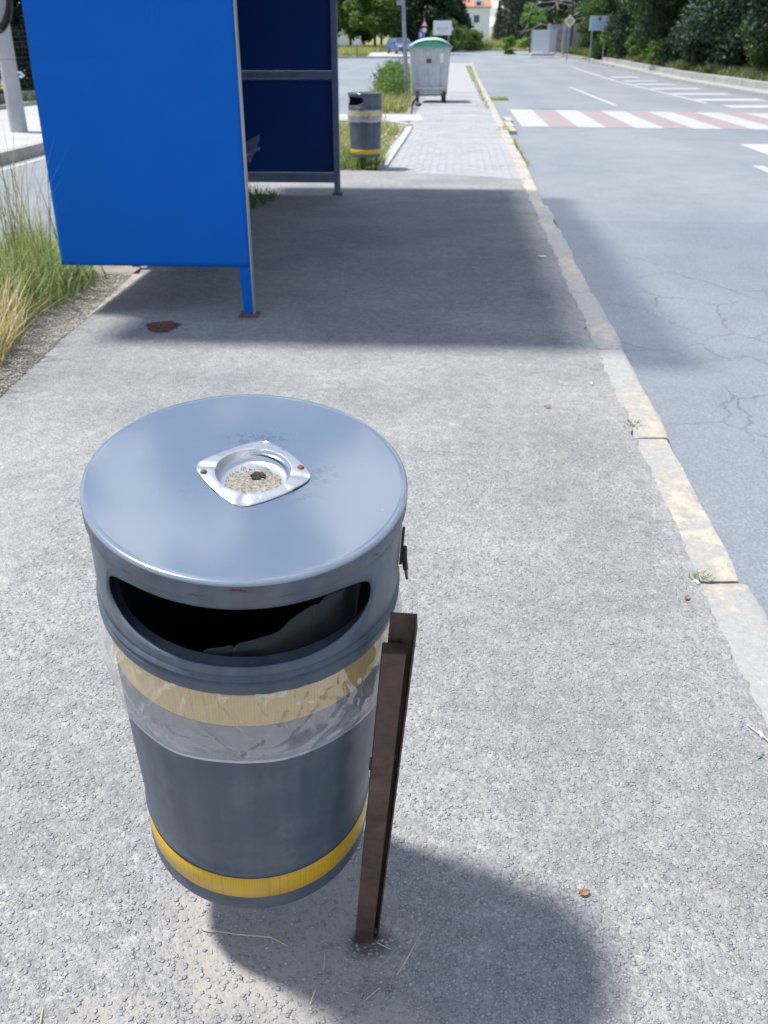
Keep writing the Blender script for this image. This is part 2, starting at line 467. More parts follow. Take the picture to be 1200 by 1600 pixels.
simple('straw', (0.55, 0.48, 0.33), 0.8, var=0.15, scale=30)
simple('dry_leaf', (0.33, 0.17, 0.09), 0.8, var=0.3, scale=60)
simple('filter_white', (0.80, 0.80, 0.79), 0.7, var=0.03)
simple('rubble_brown', (0.13, 0.072, 0.055), 0.95, var=0.5, scale=70)
simple('fence_dark', (0.035, 0.038, 0.042), 0.6)
simple('bench_grey', (0.12, 0.15, 0.20), 0.4)

def leaf_mat(name, a, b, trans=0.35):
    t = NT(name)
    g = t.n('ShaderNodeNewGeometry')
    t.put(t.b.inputs['Base Color'], t.ramp(g.outputs['Random Per Island'], [(0.0, a), (0.7, b), (1.0, tuple(min(1, x * 1.35) for x in b))]))
    t.b.inputs['Roughness'].default_value = 0.55
    t.b.inputs['Specular IOR Level'].default_value = 0.35
    tl_ = t.n('ShaderNodeBsdfTranslucent')
    tl_.inputs[0].default_value = (b[0] * 1.5, b[1] * 1.6, b[2] * 0.8, 1)
    mx = t.n('ShaderNodeMixShader'); mx.inputs[0].default_value = trans
    t.put(mx.inputs[1], t.b.outputs[0]); t.put(mx.inputs[2], tl_.outputs[0])
    t.put(t.out.inputs[0], mx.outputs[0])
    MAT[name] = t.m
leaf_mat('leaf_green', (0.028, 0.058, 0.016), (0.060, 0.115, 0.028), 0.25)
leaf_mat('leaf_dark', (0.014, 0.034, 0.018), (0.030, 0.062, 0.028), 0.15)
leaf_mat('leaf_bright', (0.07, 0.15, 0.025), (0.14, 0.26, 0.05), 0.35)
leaf_mat('leaf_light', (0.05, 0.095, 0.022), (0.10, 0.17, 0.04), 0.3)
leaf_mat('needle_dark', (0.012, 0.026, 0.022), (0.028, 0.048, 0.038), 0.05)
leaf_mat('grass_green', (0.045, 0.095, 0.02), (0.12, 0.20, 0.05), 0.35)
leaf_mat('grass_verge', (0.10, 0.145, 0.055), (0.24, 0.30, 0.15), 0.35)
leaf_mat('grass_dry', (0.30, 0.25, 0.13), (0.50, 0.42, 0.26), 0.25)
leaf_mat('grass_mixed', (0.10, 0.12, 0.035), (0.26, 0.27, 0.11), 0.3)
leaf_mat('bank_green', (0.05, 0.075, 0.025), (0.12, 0.145, 0.06), 0.25)
leaf_mat('flower_white', (0.6, 0.6, 0.58), (0.75, 0.75, 0.72), 0.2)

# ------------------------------------------------------------------ mesh helpers
def tag(o, label=None, cat=None, group=None, kind=None):
    if label: o['label'] = label
    if cat: o['category'] = cat
    if group: o['group'] = group
    if kind: o['kind'] = kind
    return o

def empty(name, loc=(0, 0, 0), rz=0.0, M=None):
    o = bpy.data.objects.new(name, None)
    COL.objects.link(o)
    o.empty_display_size = 0.2
    if M is not None:
        o.matrix_world = M
    else:
        o.location = loc
        o.rotation_euler = (0, 0, rz)
    return o

class MB:
    def __init__(self):
        self.v = []; self.f = []; self.mi = []
    def add(self, vs, fs, mi=0):
        o = len(self.v)
        self.v += [tuple(p) for p in vs]
        self.f += [tuple(i + o for i in f) for f in fs]
        self.mi += [mi] * len(fs)
        return self
    def box(self, c, d, rz=0.0, M=None, mi=0, taper=1.0):
        hx, hy, hz = d[0] / 2, d[1] / 2, d[2] / 2
        vs = []
        cs, sn = math.cos(rz), math.sin(rz)
        for z in (-1, 1):
            k = taper if z > 0 else 1.0
            for x, y in ((-1, -1), (1, -1), (1, 1), (-1, 1)):
                px, py = x * hx * k, y * hy * k
                p = Vector((px * cs - py * sn + c[0], px * sn + py * cs + c[1], z * hz + c[2]))
                vs.append(M @ p if M else p)
        self.add(vs, [(3, 2, 1, 0), (4, 5, 6, 7), (0, 1, 5, 4), (1, 2, 6, 5), (2, 3, 7, 6), (3, 0, 4, 7)], mi)
        return self
    def tube(self, pts, r, seg=8, mi=0, cap=True):
        pts = [Vector(p) for p in pts]
        rs = r if isinstance(r, (list, tuple)) else [r] * len(pts)
        vs = []; fs = []
        prev = None
        for i, p in enumerate(pts):
            if i == 0: d = pts[1] - p
            elif i == len(pts) - 1: d = p - pts[i - 1]
            else: d = pts[i + 1] - pts[i - 1]
            d.normalize()
            if prev is None:
                up = Vector((0, 0, 1)) if abs(d.z) < 0.9 else Vector((1, 0, 0))
                x = d.cross(up).normalized()
            else:
                x = (prev - d * prev.dot(d)).normalized()
            prev = x
            y = d.cross(x)
            for k in range(seg):
                a = 2 * math.pi * k / seg
                vs.append(p + (x * math.cos(a) + y * math.sin(a)) * rs[i])
        for i in range(len(pts) - 1):
            for k in range(seg):
                a = i * seg + k; b = i * seg + (k + 1) % seg
                fs.append((a, b, b + seg, a + seg))
        if cap:
            fs.append(tuple(range(seg))[::-1])
            fs.append(tuple((len(pts) - 1) * seg + k for k in range(seg)))
        self.add(vs, fs, mi)
        return self
    def lathe(self, prof, seg=96, c=(0, 0), mi=0, close=False):
        vs = []; fs = []
        n = len(prof)
        for k in range(seg):
            a = 2 * math.pi * k / seg
            for r, z in prof:
                vs.append((c[0] + r * math.cos(a), c[1] + r * math.sin(a), z))
        for k in range(seg):
            k2 = (k + 1) % seg
            for i in range(n - 1):
                fs.append((k * n + i, k2 * n + i, k2 * n + i + 1, k * n + i + 1))
        self.add(vs, fs, mi)
        return self
    def prism(self, outline, y0, y1, mi=0, axis='Y'):
        n = len(outline)
        vs = [(x, y0, z) for x, z in outline] + [(x, y1, z) for x, z in outline]
        if axis == 'X':
            vs = [(y, x, z) for x, y, z in vs]
        if axis == 'Z':
            vs = [(x, z, y) for x, y, z in vs]
        fs = [tuple(range(n)), tuple(range(2 * n - 1, n - 1, -1))]
        for i in range(n):
            j = (i + 1) % n
            fs.append((i, i + n, j + n, j))
        self.add(vs, fs, mi)
        return self
    def mesh(self, name, mats, smooth=False, bevel=0.0, fix=True):
        me = bpy.data.meshes.new(name)
        me.from_pydata(self.v, [], self.f)
        if not isinstance(mats, (list, tuple)): mats = [mats]
        for m in mats:
            me.materials.append(MAT[m] if isinstance(m, str) else m)
        if len(mats) > 1:
            me.polygons.foreach_set('material_index', self.mi)
        if bevel or fix:
            bm = bmesh.new(); bm.from_mesh(me)
            if fix: bmesh.ops.recalc_face_normals(bm, faces=bm.faces)
            if bevel:
                bmesh.ops.bevel(bm, geom=[e for e in bm.edges if len(e.link_faces) == 2 and e.calc_face_angle(0) > 0.5],
                                offset=bevel, segments=2, profile=0.6, affect='EDGES', clamp_overlap=True)
            bm.to_mesh(me); bm.free()
        if smooth:
            me.polygons.foreach_set('use_smooth', [True] * len(me.polygons))
            try: me.set_sharp_from_angle(angle=R(40))
            except Exception: pass
        me.update()
        return me
    def build(self, name, mats, parent=None, smooth=False, bevel=0.0, fix=True, loc=None):
        o = bpy.data.objects.new(name, self.mesh(name, mats, smooth, bevel, fix))
        COL.objects.link(o)
        if parent: o.parent = parent
        if loc: o.location = loc
        return o

def link_mesh(name, me, parent=None, loc=(0, 0, 0), rz=0.0, sc=None):
    o = bpy.data.objects.new(name, me)
    COL.objects.link(o)
    if parent: o.parent = parent
    o.location = loc
    o.rotation_euler = (0, 0, rz)
    if sc: o.scale = sc
    return o

def copy_tree(o, parent=None):
    c = o.copy(); COL.objects.link(c)
    c.parent = parent
    for ch in list(o.children):
        copy_tree(ch, c)
    return c

def quads(name, V, mat, F=4):
    """V: (n,F,3) array -> mesh of n separate polygons"""
    n = V.shape[0]
    me = bpy.data.meshes.new(name)
    me.vertices.add(n * F); me.vertices.foreach_set('co', V.astype(np.float32).ravel())
    me.loops.add(n * F); me.loops.foreach_set('vertex_index', np.arange(n * F, dtype=np.int32))
    me.polygons.add(n); me.polygons.foreach_set('loop_start', np.arange(0, n * F, F, dtype=np.int32))
    me.polygons.foreach_set('loop_total', np.full(n, F, dtype=np.int32))
    me.materials.append(MAT[mat] if isinstance(mat, str) else mat)
    me.update(calc_edges=True)
    return me

def h(y):                                   # the road climbs gently beyond 45 m
    return 0.0 if y < 45 else 0.01 * (y - 45)
def hv(y):
    return np.where(y < 45, 0.0, 0.01 * (y - 45))
HD = R(4.2)
def rf(s, t):                               # s metres right of the kerb line, t metres ahead
    return (0.77 + s + 0.0734 * t, t)
RFROT = -HD

# ================================================================== GROUND
def sheet(name, rows, mat, kind='structure', smooth=False):
    """rows: list of lists of (x,y,z) with equal length"""
    mb = MB()
    n = len(rows[0])
    vs = [p for r in rows for p in r]
    fs = []
    for i in range(len(rows) - 1):
        for k in range(n - 1):
            a = i * n + k
            fs.append((a, a + 1, a + 1 + n, a + n))
    mb.add(vs, fs)
    o = mb.build(name, mat)
    o['kind'] = kind
    return o

ys = [-30, -5, 0, 5, 10, 15, 20, 30, 45, 60, 80, 100, 116]
sheet('road', [[(x, y, -0.08 + h(y)) for x in (-60, -30, -12, 0, 3, 6, 12, 20, 30, 60)] for y in ys], 'road')
# grassy land beyond the end of the road and around, reaching the horizon
yy = [-60, 0, 20, 45, 80, 110, 160, 250, 500, 900]
sheet('ground', [[(x, y, -0.30 + h(y)) for x in (-900, -300, -60, 0, 60, 300, 900)] for y in yy], 'field_soil')

# ---- asphalt footway slab with ragged edges
def footway():
    mb = MB()
    N = 700
    rows = []
    for i in range(N + 1):
        t = -1.5 + (13.9) * i / N
        if t < 12.1:
            s_r = -0.010 + 0.030 * (noise.noise(Vector((t * 3.1, 0, 0))) + 0.6 * noise.noise(Vector((t * 11, 3, 0))) + 0.35 * noise.noise(Vector((t * 31, 3, 0)))) 
        xr, yr = rf(s_r, t)
        if t < 5.6:
            xl = -2.30 + 0.11 * t if t < 4.7 else -1.783 + 0.06 * (t - 4.7)
        else:
            xl = -1.73 + 0.045 * (t - 5.6)
        xl += 0.07 * noise.noise(Vector((t * 1.7, 9, 0))) + 0.014 * noise.noise(Vector((t * 7, 9, 0)))
        # diagonal far end: 11.4 at the kerb, 12.1 at x = 0.16
        yend_r, yend_l = 11.42, 12.2
        row = []
        for u in np.linspace(0, 1, 9):
            x = xl + (xr - xl) * u
            y = min(t, yend_l + (yend_r - yend_l) * max(0, (x + 0.2)) / 1.8)
            row.append((x, y, 0.004))
        rows.append(row)
    n = 9
    vs = [p for r in rows for p in r]
    fs = [(i * n + k, i * n + k + 1, (i + 1) * n + k + 1, (i + 1) * n + k) for i in range(N) for k in range(n - 1)]
    base = len(vs)
    loop = [i * n for i in range(N + 1)] + [N * n + k for k in range(1, n)] + [i * n + n - 1 for i in range(N - 1, -1, -1)] + [k for k in range(n - 2, 0, -1)]
    for j in loop:
        p = vs[j]; vs.append((p[0], p[1], -0.07))
    L = len(loop)
    for q in range(L):
        fs.append((loop[q], loop[(q + 1) % L], base + (q + 1) % L, base + q))
    mb.add(vs, fs)
    o = mb.build('footway', 'footway', fix=False)
    bm = bmesh.new(); bm.from_mesh(o.data); bmesh.ops.remove_doubles(bm, verts=bm.verts, dist=1e-5)
    bmesh.ops.recalc_face_normals(bm, faces=bm.faces); bm.to_mesh(o.data); bm.free()
    o['kind'] = 'structure'
footway()

# loose chippings lying on the footway
def chippings(name, n, area, smin, smax, mat, z=0.004, seed=1, flat=0.5):
    r = np.random.default_rng(seed)
    x = r.uniform(area[0], area[1], n)
    y = area[2] + (area[3] - area[2]) * r.random(n) ** 1.35
    s = smin + (smax - smin) * r.random(n) ** 2.2
    lim = 0.77 + 0.0734 * y - 0.045
    x = np.where(x > lim, lim - 0.6 * r.random(n), x)
    # squashed irregular octahedra : 8 triangles
    base = np.array([(1, 0, 0), (0, 1, 0), (-1, 0, 0), (0, -1, 0), (0, 0, 1), (0, 0, -1)], float)
    V = base[None] * (1 + 0.45 * (r.random((n, 6, 1)) - 0.5))
    V = V + 0.22 * (r.random((n, 6, 3)) - 0.5)
    a = r.uniform(0, 6.28, n)
    ca, sa = np.cos(a), np.sin(a)
    X = V[..., 0] * ca[:, None] - V[..., 1] * sa[:, None] * 0.75
    Y = V[..., 0] * sa[:, None] + V[..., 1] * ca[:, None] * 0.75
    Z = V[..., 2] * flat
    V = np.stack([X, Y, Z], -1) * s[:, None, None]
    V[..., 0] += x[:, None]; V[..., 1] += y[:, None]; V[..., 2] += z + s[:, None] * 0.12
    T = np.array([(0, 1, 4), (1, 2, 4), (2, 3, 4), (3, 0, 4), (1, 0, 5), (2, 1, 5), (3, 2, 5), (0, 3, 5)])
    F = (T[None] + (np.arange(n) * 6)[:, None, None]).reshape(-1, 3)
    me = bpy.data.meshes.new(name)
    me.vertices.add(n * 6); me.vertices.foreach_set('co', V.astype(np.float32).ravel())
    me.loops.add(len(F) * 3); me.loops.foreach_set('vertex_index', F.astype(np.int32).ravel())
    me.polygons.add(len(F)); me.polygons.foreach_set('loop_start', np.arange(0, len(F) * 3, 3, dtype=np.int32))
    me.polygons.foreach_set('loop_total', np.full(len(F), 3, dtype=np.int32))
    me.materials.append(MAT[mat]); me.update(calc_edges=True)
    o = bpy.data.objects.new(name, me); COL.objects.link(o)
    return o
def chip_mat():
    t = NT('stone_chips')
    g = t.n('ShaderNodeNewGeometry')
    c = t.ramp(g.outputs['Random Per Island'], [(0.0, (0.24, 0.24, 0.255)), (0.4, (0.32, 0.32, 0.328)), (0.8, (0.37, 0.365, 0.36)), (1.0, (0.45, 0.44, 0.42))])
    t.set(color=c, rough=0.85, spec=0.3)
    MAT['chips'] = t.m
chip_mat()
tag(chippings('loose_chippings', 52000, (-1.1, 1.0, 0.75, 3.4), 0.0015, 0.0058, 'chips', seed=3, flat=0.28), 'pale grey stone chips worn loose on the footway round the near bin', 'gravel', kind='stuff')

# ---- kerb along the main road
kerb = empty('kerb', (0, 0, 0)); kerb['kind'] = 'structure'
joints = [-1.0, 0.35, 1.60, 2.37, 3.50, 4.73, 5.95, 7.14, 8.25, 8.75, 9.47, 10.6, 11.7]
def kerb_piece(t0, t1, ds=0.0, rot=0.0, w=0.13, seed=0, nu=6, nv=20, dz=0.0):
    vs = []; fs = []
    g = 0.006
    prof = [(0.0, -0.14), (0.0, -0.006), (0.008, 0.0)]
    us = [0.0, 0.012] + [0.012 + (w - 0.03) * k / nu for k in range(1, nu + 1)] + [w - 0.006, w, w + 0.004]
    zs = [-0.012, 0.0] + [0.0] * nu + [-0.006, -0.022, -0.14]
    n = len(us) + 1
    for i in range(nv + 1):
        f = i / nv
        t = t0 + g + (t1 - t0 - 2 * g) * f
        endd = min(f, 1 - f) * (t1 - t0)
        for k in range(n):
            if k == 0: u, z = 0.0, -0.14
            else: u, z = us[k - 1], zs[k - 1]
            nn = noise.noise(Vector((u * 30 + seed * 7, t * 9, z * 12)))
            n2 = noise.noise(Vector((u * 9, t * 3.3 + seed, 5)))
            edge = 1.0 if k in (1, 2, n - 3, n - 2) else 0.0
            z2 = z + 0.0025 * nn - ((0.012 * max(0, n2 + 0.1)) if (edge and k > n / 2) else 0) - (0.007 * max(0, noise.noise(Vector((u * 22, t * 6, 4))) - 0.15)) - (0.020 * math.exp(-endd / 0.014))
            du = edge * (-1 if k > n / 2 else 1) * 0.024 * max(0, n2) + 0.003 * nn
            x, y = rf(ds + u + du + rot * (f - 0.5), t)
            vs.append((x, y, (z2 if z > -0.1 else z) + dz))
    for i in range(nv):
        for k in range(n - 1):
            a = i * n + k
            fs.append((a, a + 1, a + 1 + n, a + n))
    fs.append(tuple(range(n))[::-1]); fs.append(tuple(nv * n + k for k in range(n)))
    return vs, fs
offs = [0, 0, 0.004, -0.004, 0.0, 0.006, -0.004, 0.004, -0.006, 0.012, -0.008, 0.0, -0.006]
for i in range(len(joints) - 1):
    mb = MB(); mb.add(*kerb_piece(joints[i], joints[i + 1], offs[i] * 1.6 - 0.030, random.uniform(-0.008, 0.008), 0.168, i, dz=random.uniform(0.000, 0.004)))
    mb.build('kerb_stone', 'kerb', kerb, smooth=True)
cm_ = None
t = 11.7
k = 0
while t < 68:
    L = 1.0
    mb = MB()
    x, y = rf(random.uniform(-0.008, 0.012) + 0.07, t + L / 2)
    if cm_ is None:
        cm_ = MB().box((0, 0, -0.07), (0.15, 0.985, 0.145), ).mesh('kerb_stone', 'kerb', bevel=0.012)
    link_mesh('kerb_stone', cm_, kerb, (x, y, random.uniform(-0.008, 0.004) + h(y)), RFROT + random.uniform(-0.012, 0.012))
    t += L; k += 1
# two lowered blocks lying outside the kerb by the crossing
for (tt, ss, ln) in ((18.7, 0.24, 0.95), (19.9, 0.26, 1.2), (21.3, 0.30, 1.1)):
    x, y = rf(ss, tt)
    link_mesh('kerb_stone', MB().box((0, 0, -0.06), (0.15, ln, 0.10)).mesh('kerb_stone', 'kerb', bevel=0.012), kerb, (x, y, 0), RFROT + 0.02)

# ---- block paved footway beyond the asphalt
paving = empty('paved_footway', (0, 0, 0)); paving['kind'] = 'structure'
mb = MB()
def rfp(s, t, z): x, y = rf(s, t); return (x, y, z)
rows = [[rfp(-1.72, t, -0.010 + h(t)), rfp(-0.8, t, -0.010 + h(t)), rfp(0.0, t, -0.010 + h(t))] for t in (11.0, 20, 30, 45, 60, 68)]
n = 3
o = sheet('paving_bed', rows, 'paver_concrete'); 
pv = [MB().box((0, 0, -0.012), (0.094, 0.192 + 0.0 * q, 0.02)).mesh('paver', 'paver_concrete', bevel=0.0) for q in range(1)]
def paver_mats():
    out = []
    for q, k in enumerate((0.97, 1.0, 1.02, 1.04)):
        m = MAT['paver_concrete'].copy(); m.name = 'paver_concrete_tone'
        for nd in m.node_tree.nodes:
            if nd.type == 'VALTORGB' and nd.color_ramp.elements[0].color[0] < 0.5:
                for e in nd.color_ramp.elements:
                    c_ = e.color; e.color = (c_[0] * k, c_[1] * k, c_[2] * k, 1)
        me = MB().box((0, 0, -0.012), (0.0982, 0.1975, 0.02), taper=0.99).mesh('paver', m)
        out.append(me)
    return out
pms = paver_mats()
cnt = 0
rest = MB()
row = 0
t = 11.25
while t < 33:
    for c_ in range(17):
        s = -0.05 - 0.1 * c_
        tt = t
        x, y = rf(s, tt)
        yend = 12.2 - 0.78 * max(0, (x + 0.2)) / 1.8
        if y < yend - 0.15:
            continue
        dz = random.uniform(-0.0012, 0.0012)
        sink = -0.012 * max(0, noise.noise(Vector((x * 1.3, y * 0.7, 2))))
        rz = RFROT + random.uniform(-0.006, 0.006)
        if cnt < 299:
            link_mesh('paver', random.choice(pms), paving, (x, y, dz + sink), rz)
            cnt += 1
        else:
            rest.box((x, y, -0.012 + dz + sink), (0.0982, 0.1972, 0.02), rz)
    t += 0.2
o = rest.build('paver_rows', 'paver_concrete', paving, fix=False); o['kind'] = 'stuff'
def far_paving_mat():
    t = NT('far_paving')
    br = t.n('ShaderNodeTexBrick')
    t.put(br.inputs['Vector'], t.mapping(rot=(0, 0, R(90 + 4.2))))
    br.inputs['Color1'].default_value = (0.33, 0.335, 0.345, 1); br.inputs['Color2'].default_value = (0.36, 0.363, 0.37, 1)
    br.inputs['Mortar'].default_value = (0.24, 0.23, 0.21, 1)
    br.inputs['Scale'].default_value = 1.0; br.inputs['Brick Width'].default_value = 0.2; br.inputs['Row Height'].default_value = 0.1
    br.inputs['Mortar Size'].default_value = 0.004
    t.set(color=br.outputs[0], rough=0.88)
    MAT['far_paving'] = t.m
far_paving_mat()
rows = [[rfp(-1.72, t, -0.003 + h(t)), rfp(-0.0, t, -0.003 + h(t))] for t in (33.02, 45, 60, 68)]
sheet('far_footway', rows, 'far_paving')

# ---- left edging stones of the paved footway, curving into the crossing path
edging = empty('edging_kerb', (0, 0, 0)); edging['kind'] = 'structure'
pts = []
for q in range(9):
    pts.append((0.01 + 0.070 * q * 0.95, 12.35 + 0.85 * q * 0.95))
pts = [(x + 0.0, y) for x, y in pts] 
for i in range(len(pts) - 1):
    a = Vector((*pts[i], 0)); b = Vector((*pts[i + 1], 0)); d = b - a
    o = MB().box((0, 0, -0.045), (0.13, d.length - 0.012, 0.12)).build('edging_stone', 'pale_concrete', edging, bevel=0.01)
    o.location = ((a + b) / 2) + Vector((-0.045 if i < 7 else -0.06, 0, 0.012)); o.rotation_euler = (0, 0, math.atan2(-d.x, d.y))
arc = [(0.50, 19.25), (0.36, 19.7), (0.12, 20.05), (-0.3, 20.25), (-1.3, 20.28), (-2.3, 20.3)]
for i in range(len(arc) - 1):
    a = Vector((*arc[i], 0)); b = Vector((*arc[i + 1], 0)); d = b - a
    o = MB().box((0, 0, -0.045), (0.13, d.length - 0.012, 0.12)).build('edging_stone', 'pale_concrete', edging, bevel=0.01)
    o.location = (a + b) / 2 + Vector((0, 0, 0.012)); o.rotation_euler = (0, 0, math.atan2(-d.x, d.y))

# crossing path of pale concrete slabs
path = empty('path', (0, 0, 0)); path['kind'] = 'structure'
for q in range(4):
    x0 = 0.80 - 0.78 * q
    MB().box((x0 - 0.38, 21.35, -0.03), (0.765, 2.0, 0.07)).build('path_slab', 'pale_concrete', path, bevel=0.006)

# ---- verges (soil bodies the grass grows from)
def verge(name, outline, z, mat='soil'):
    mb = MB()
    mb.prism(outline, -0.2, z, axis='Z')
    o = mb.build(name, mat); o['kind'] = 'structure'
    return o
verge('verge', [(-2.9, -1.2), (-1.60, -1.2), (-1.72, 3.0), (-1.80, 5.6), (-1.45, 12.0), (-1.42, 12.2), (0.0, 12.15), (-0.06, 12.4), (0.42, 19.6), (0.02, 20.2), (-2.3, 20.2), (-2.5, 12), (-2.75, 6)], -0.012)
vg = verge('verge_ahead', [(-0.55, 22.4), (0.60, 22.4), (0.72, 26.5), (1.0, 31), (1.95, 42), (3.4, 60), (3.6, 66), (1.9, 62), (0.2, 42), (-0.5, 30)], -0.005)
# loose gravel along the left edge of the footway
sheet('gravel_margin', [[(-2.62, y, 0.0), (-2.10, y, 0.004), ((-2.26 + 0.11 * y if y < 4.7 else -1.743 + 0.06 * (y - 4.7)), y, 0.0065)] for y in (-1, 1, 3, 4.2, 4.7, 5.2, 5.8, 6.4)], 'gravel_soil')
tag(chippings('edge_gravel', 11000, (-2.04, -1.72, 3.8, 6.4), 0.002, 0.010, 'gravel_soil', z=0.008, seed=9, flat=0.6), 'loose beige gravel between the tall grass and the asphalt', 'gravel', kind='stuff')

# ================================================================== FAR SIDE OF LEFT ROAD
lk = empty('left_kerb', (0, 0, 0)); lk['kind'] = 'structure'
lm = MB().box((0, 0, -0.02), (0.16, 0.99, 0.20)).mesh('kerb_stone', 'wall_concrete', bevel=0.012)
t = 3.0
while t < 48:
    x, y = rf(-7.08, t)
    link_mesh('kerb_stone', lm, lk, (x, y, 0.0 + h(y)), RFROT + random.uniform(-0.006, 0.006)); t += 1.0
sheet('left_pavement', [[rfp(-9.2, t, 0.07 + h(t)), rfp(-7.16, t, 0.07 + h(t))] for t in (0, 10, 20, 30, 48)], 'pale_concrete')
sheet('left_forecourt', [[rfp(-11.2, t, 0.062 + h(t)), rfp(-9.2, t, 0.062 + h(t))] for t in (0, 10, 20, 30, 48)], 'pale_concrete')
sheet('left_grass_strip', [[rfp(-18, t, 0.05 + h(t)), rfp(-11.2, t, 0.05 + h(t))] for t in (0, 10, 20, 30, 48)], 'field_soil')
lk2 = MB()
for t in np.arange(8, 46, 2.0):
    x, y = rf(-11.2, float(t)); lk2.box((x, y, 0.09), (0.12, 1.97, 0.12), RFROT)
o = lk2.build('forecourt_kerb', 'wall_concrete'); o['kind'] = 'structure'
o = sheet('edge_line', [[rfp(-6.83, t, -0.076 + h(t)), rfp(-6.72, t, -0.076 + h(t))] for t in (3, 20, 44, 50)], 'white_paint')

# ================================================================== MAIN ROAD MARKINGS
cross = empty('zebra_crossing', (0, 0, 0)); cross['kind'] = 'structure'
def strip(name, s0, s1, ta, tb, mat, parent=None, dz=0.0, kind=None):
    mb = MB()
    n = 6; vs = []; fs = []
    for i in range(n + 1):
        f = i / n
        for s in (s0, s1):
            tt0 = ta(s) if callable(ta) else ta
            tt1 = tb(s) if callable(tb) else tb
            t_ = tt0 + (tt1 - tt0) * f
            x, y = rf(s, t_); vs.append((x, y, -0.076 + dz + h(y)))
    for i in range(n):
        fs.append((2 * i, 2 * i + 1, 2 * i + 3, 2 * i + 2))
    mb.add(vs, fs)
    o = mb.build(name, mat, parent)
    if kind: o['kind'] = kind
    return o
near_edge = lambda s: 20.15 - 0.17 * s
far_edge = lambda s: 25.6 - 0.27 * s
for i in range(8):
    s0 = 0.53 + 1.11 * i
    strip('white_stripe', s0, s0 + 0.55, near_edge, far_edge, 'white_paint', cross)
    if i < 7:
        strip('red_stripe', s0 + 0.55, s0 + 1.11, near_edge, far_edge, 'red_paint', cross)
rm = empty('road_markings', (0, 0, 0)); rm['kind'] = 'structure'
strip('lane_line', 3.40, 3.52, 27.0, 38.7, 'faded_white_paint', rm)
strip('lane_line', 3.26, 3.42, 2.0, 13.4, 'white_paint', rm)
strip('lane_line', 6.05, 6.19, 28.0, 62.0, 'faded_white_paint', rm)
strip('lane_line', 3.9, 4.42, 9.0, 16.4, 'faded_white_paint', rm)
for i, (t_, a, b) in enumerate([(48.8, 6.5, 7.8), (44.8, 6.5, 7.95), (41.3, 6.4, 8.0), (37.2, 6.3, 8.05), (33.3, 6.25, 8.1), (29.8, 6.25, 8.2), (26.6, 6.3, 8.2)]):
    strip('hatch_stripe', a, b, t_ - 0.55, t_ + 0.55, 'faded_white_paint', rm)
strip('far_line', 4.2, 8.2, 88, 89.0, 'faded_white_paint', rm)

# ================================================================== RIGHT SIDE WALL AND BANK
rwall = empty('right_kerb_wall', (0, 0, 0)); rwall['kind'] = 'structure'
km = MB().box((0, 0, 0.03), (0.18, 1.98, 0.24)).mesh('kerb_stone', 'wall_concrete', bevel=0.015)
wm = MB().box((0, 0, 0.14), (0.25, 3.95, 0.52)).mesh('wall_block', 'wall_concrete', bevel=0.02)
t = 16.0
while t < 104:
    x, y = rf(8.62 + (0.0 if t < 60 else -0.022 * (t - 60)), t + 1)
    link_mesh('kerb_stone', km, rwall, (x, y, -0.09 + h(y)), RFROT)
    t += 2.0
t = 16.0
while t < 70:
    x, y = rf(9.35, t + 2)
    link_mesh('wall_block', wm, rwall, (x, y, -0.12 + h(y) + random.uniform(-0.01, 0.01)), RFROT); t += 4.0
sheet('right_footpath', [[rfp(8.70, t, 0.04 + h(t)), rfp(9.24, t, 0.05 + h(t))] for t in (14, 30, 45, 70, 78)], 'wall_concrete')
sheet('bank', [[rfp(9.45, t, 0.20 + h(t)), rfp(11.5, t, 0.55 + h(t)), rfp(16, t, 1.1 + h(t)), rfp(60, t, 2.0 + h(t))] for t in (10, 20, 30, 45, 60, 78)], 'soil')
sheet('bank_end', [[rfp(8.8 - 0.020 * (t - 60), t, 0.06 + h(t)), rfp(11.5, t, 0.35 + h(t)), rfp(16, t, 0.7 + h(t)), rfp(60, t, 1.2 + h(t))] for t in (78, 90, 104)], 'soil')

# far fields
sheet('grass_field', [[(x, y, z + h(y)) for x, z in ((-90, 0.05), (-30, 0.05), (-3, 0.05), (3.2 if y < 90 else 4.5, 0.05))] for y in (83, 90, 100, 118, 150, 250)], 'field_soil')
sheet('grass_rise', [[(x, y, z + h(y)) for x in (4.5, 12, 20, 40, 90)] for y, z in ((115.8, 0.0), (118, 0.15), (135, 0.35), (160, 0.3), (250, 0.2))], 'field_soil')
fk = MB()
for x in np.arange(-16, 2.5, 2.0):
    fk.box((float(x), 82.9, h(83) - 0.02), (1.97, 0.25, 0.18))
o = fk.build('far_kerb', 'pale_concrete'); o['kind'] = 'structure'

# ================================================================== VEGETATION HELPERS
def leaf_cloud(name, clumps, n, size, mat, seed, aspect=0.55, shell=0.55):
    r = np.random.default_rng(seed)
    C = np.array([c[:3] for c in clumps]); Rr = np.array([c[3] for c in clumps])
    w = Rr ** 2; w = w / w.sum()
    idx = r.choice(len(clumps), n, p=w)
    d = r.normal(size=(n, 3)); d /= np.linalg.norm(d, axis=1, keepdims=True)
    rad = (shell + (1 - shell) * r.random(n) ** 0.7) * Rr[idx] * (1 + 0.18 * r.normal(size=n))
    p = C[idx] + d * rad[:, None] * np.array([1, 1, 0.78])
    nrm = d + 0.9 * r.normal(size=(n, 3)); nrm[:, 2] += 0.5
    nrm /= np.linalg.norm(nrm, axis=1, keepdims=True)
    a = np.cross(nrm, r.normal(size=(n, 3))); a /= np.linalg.norm(a, axis=1, keepdims=True)
    b = np.cross(nrm, a)
    s = size * (0.6 + 0.8 * r.random(n))[:, None]
    V = np.stack([p - a * s, p + b * s * aspect, p + a * s, p - b * s * aspect], 1)
    return quads(name, V, mat)

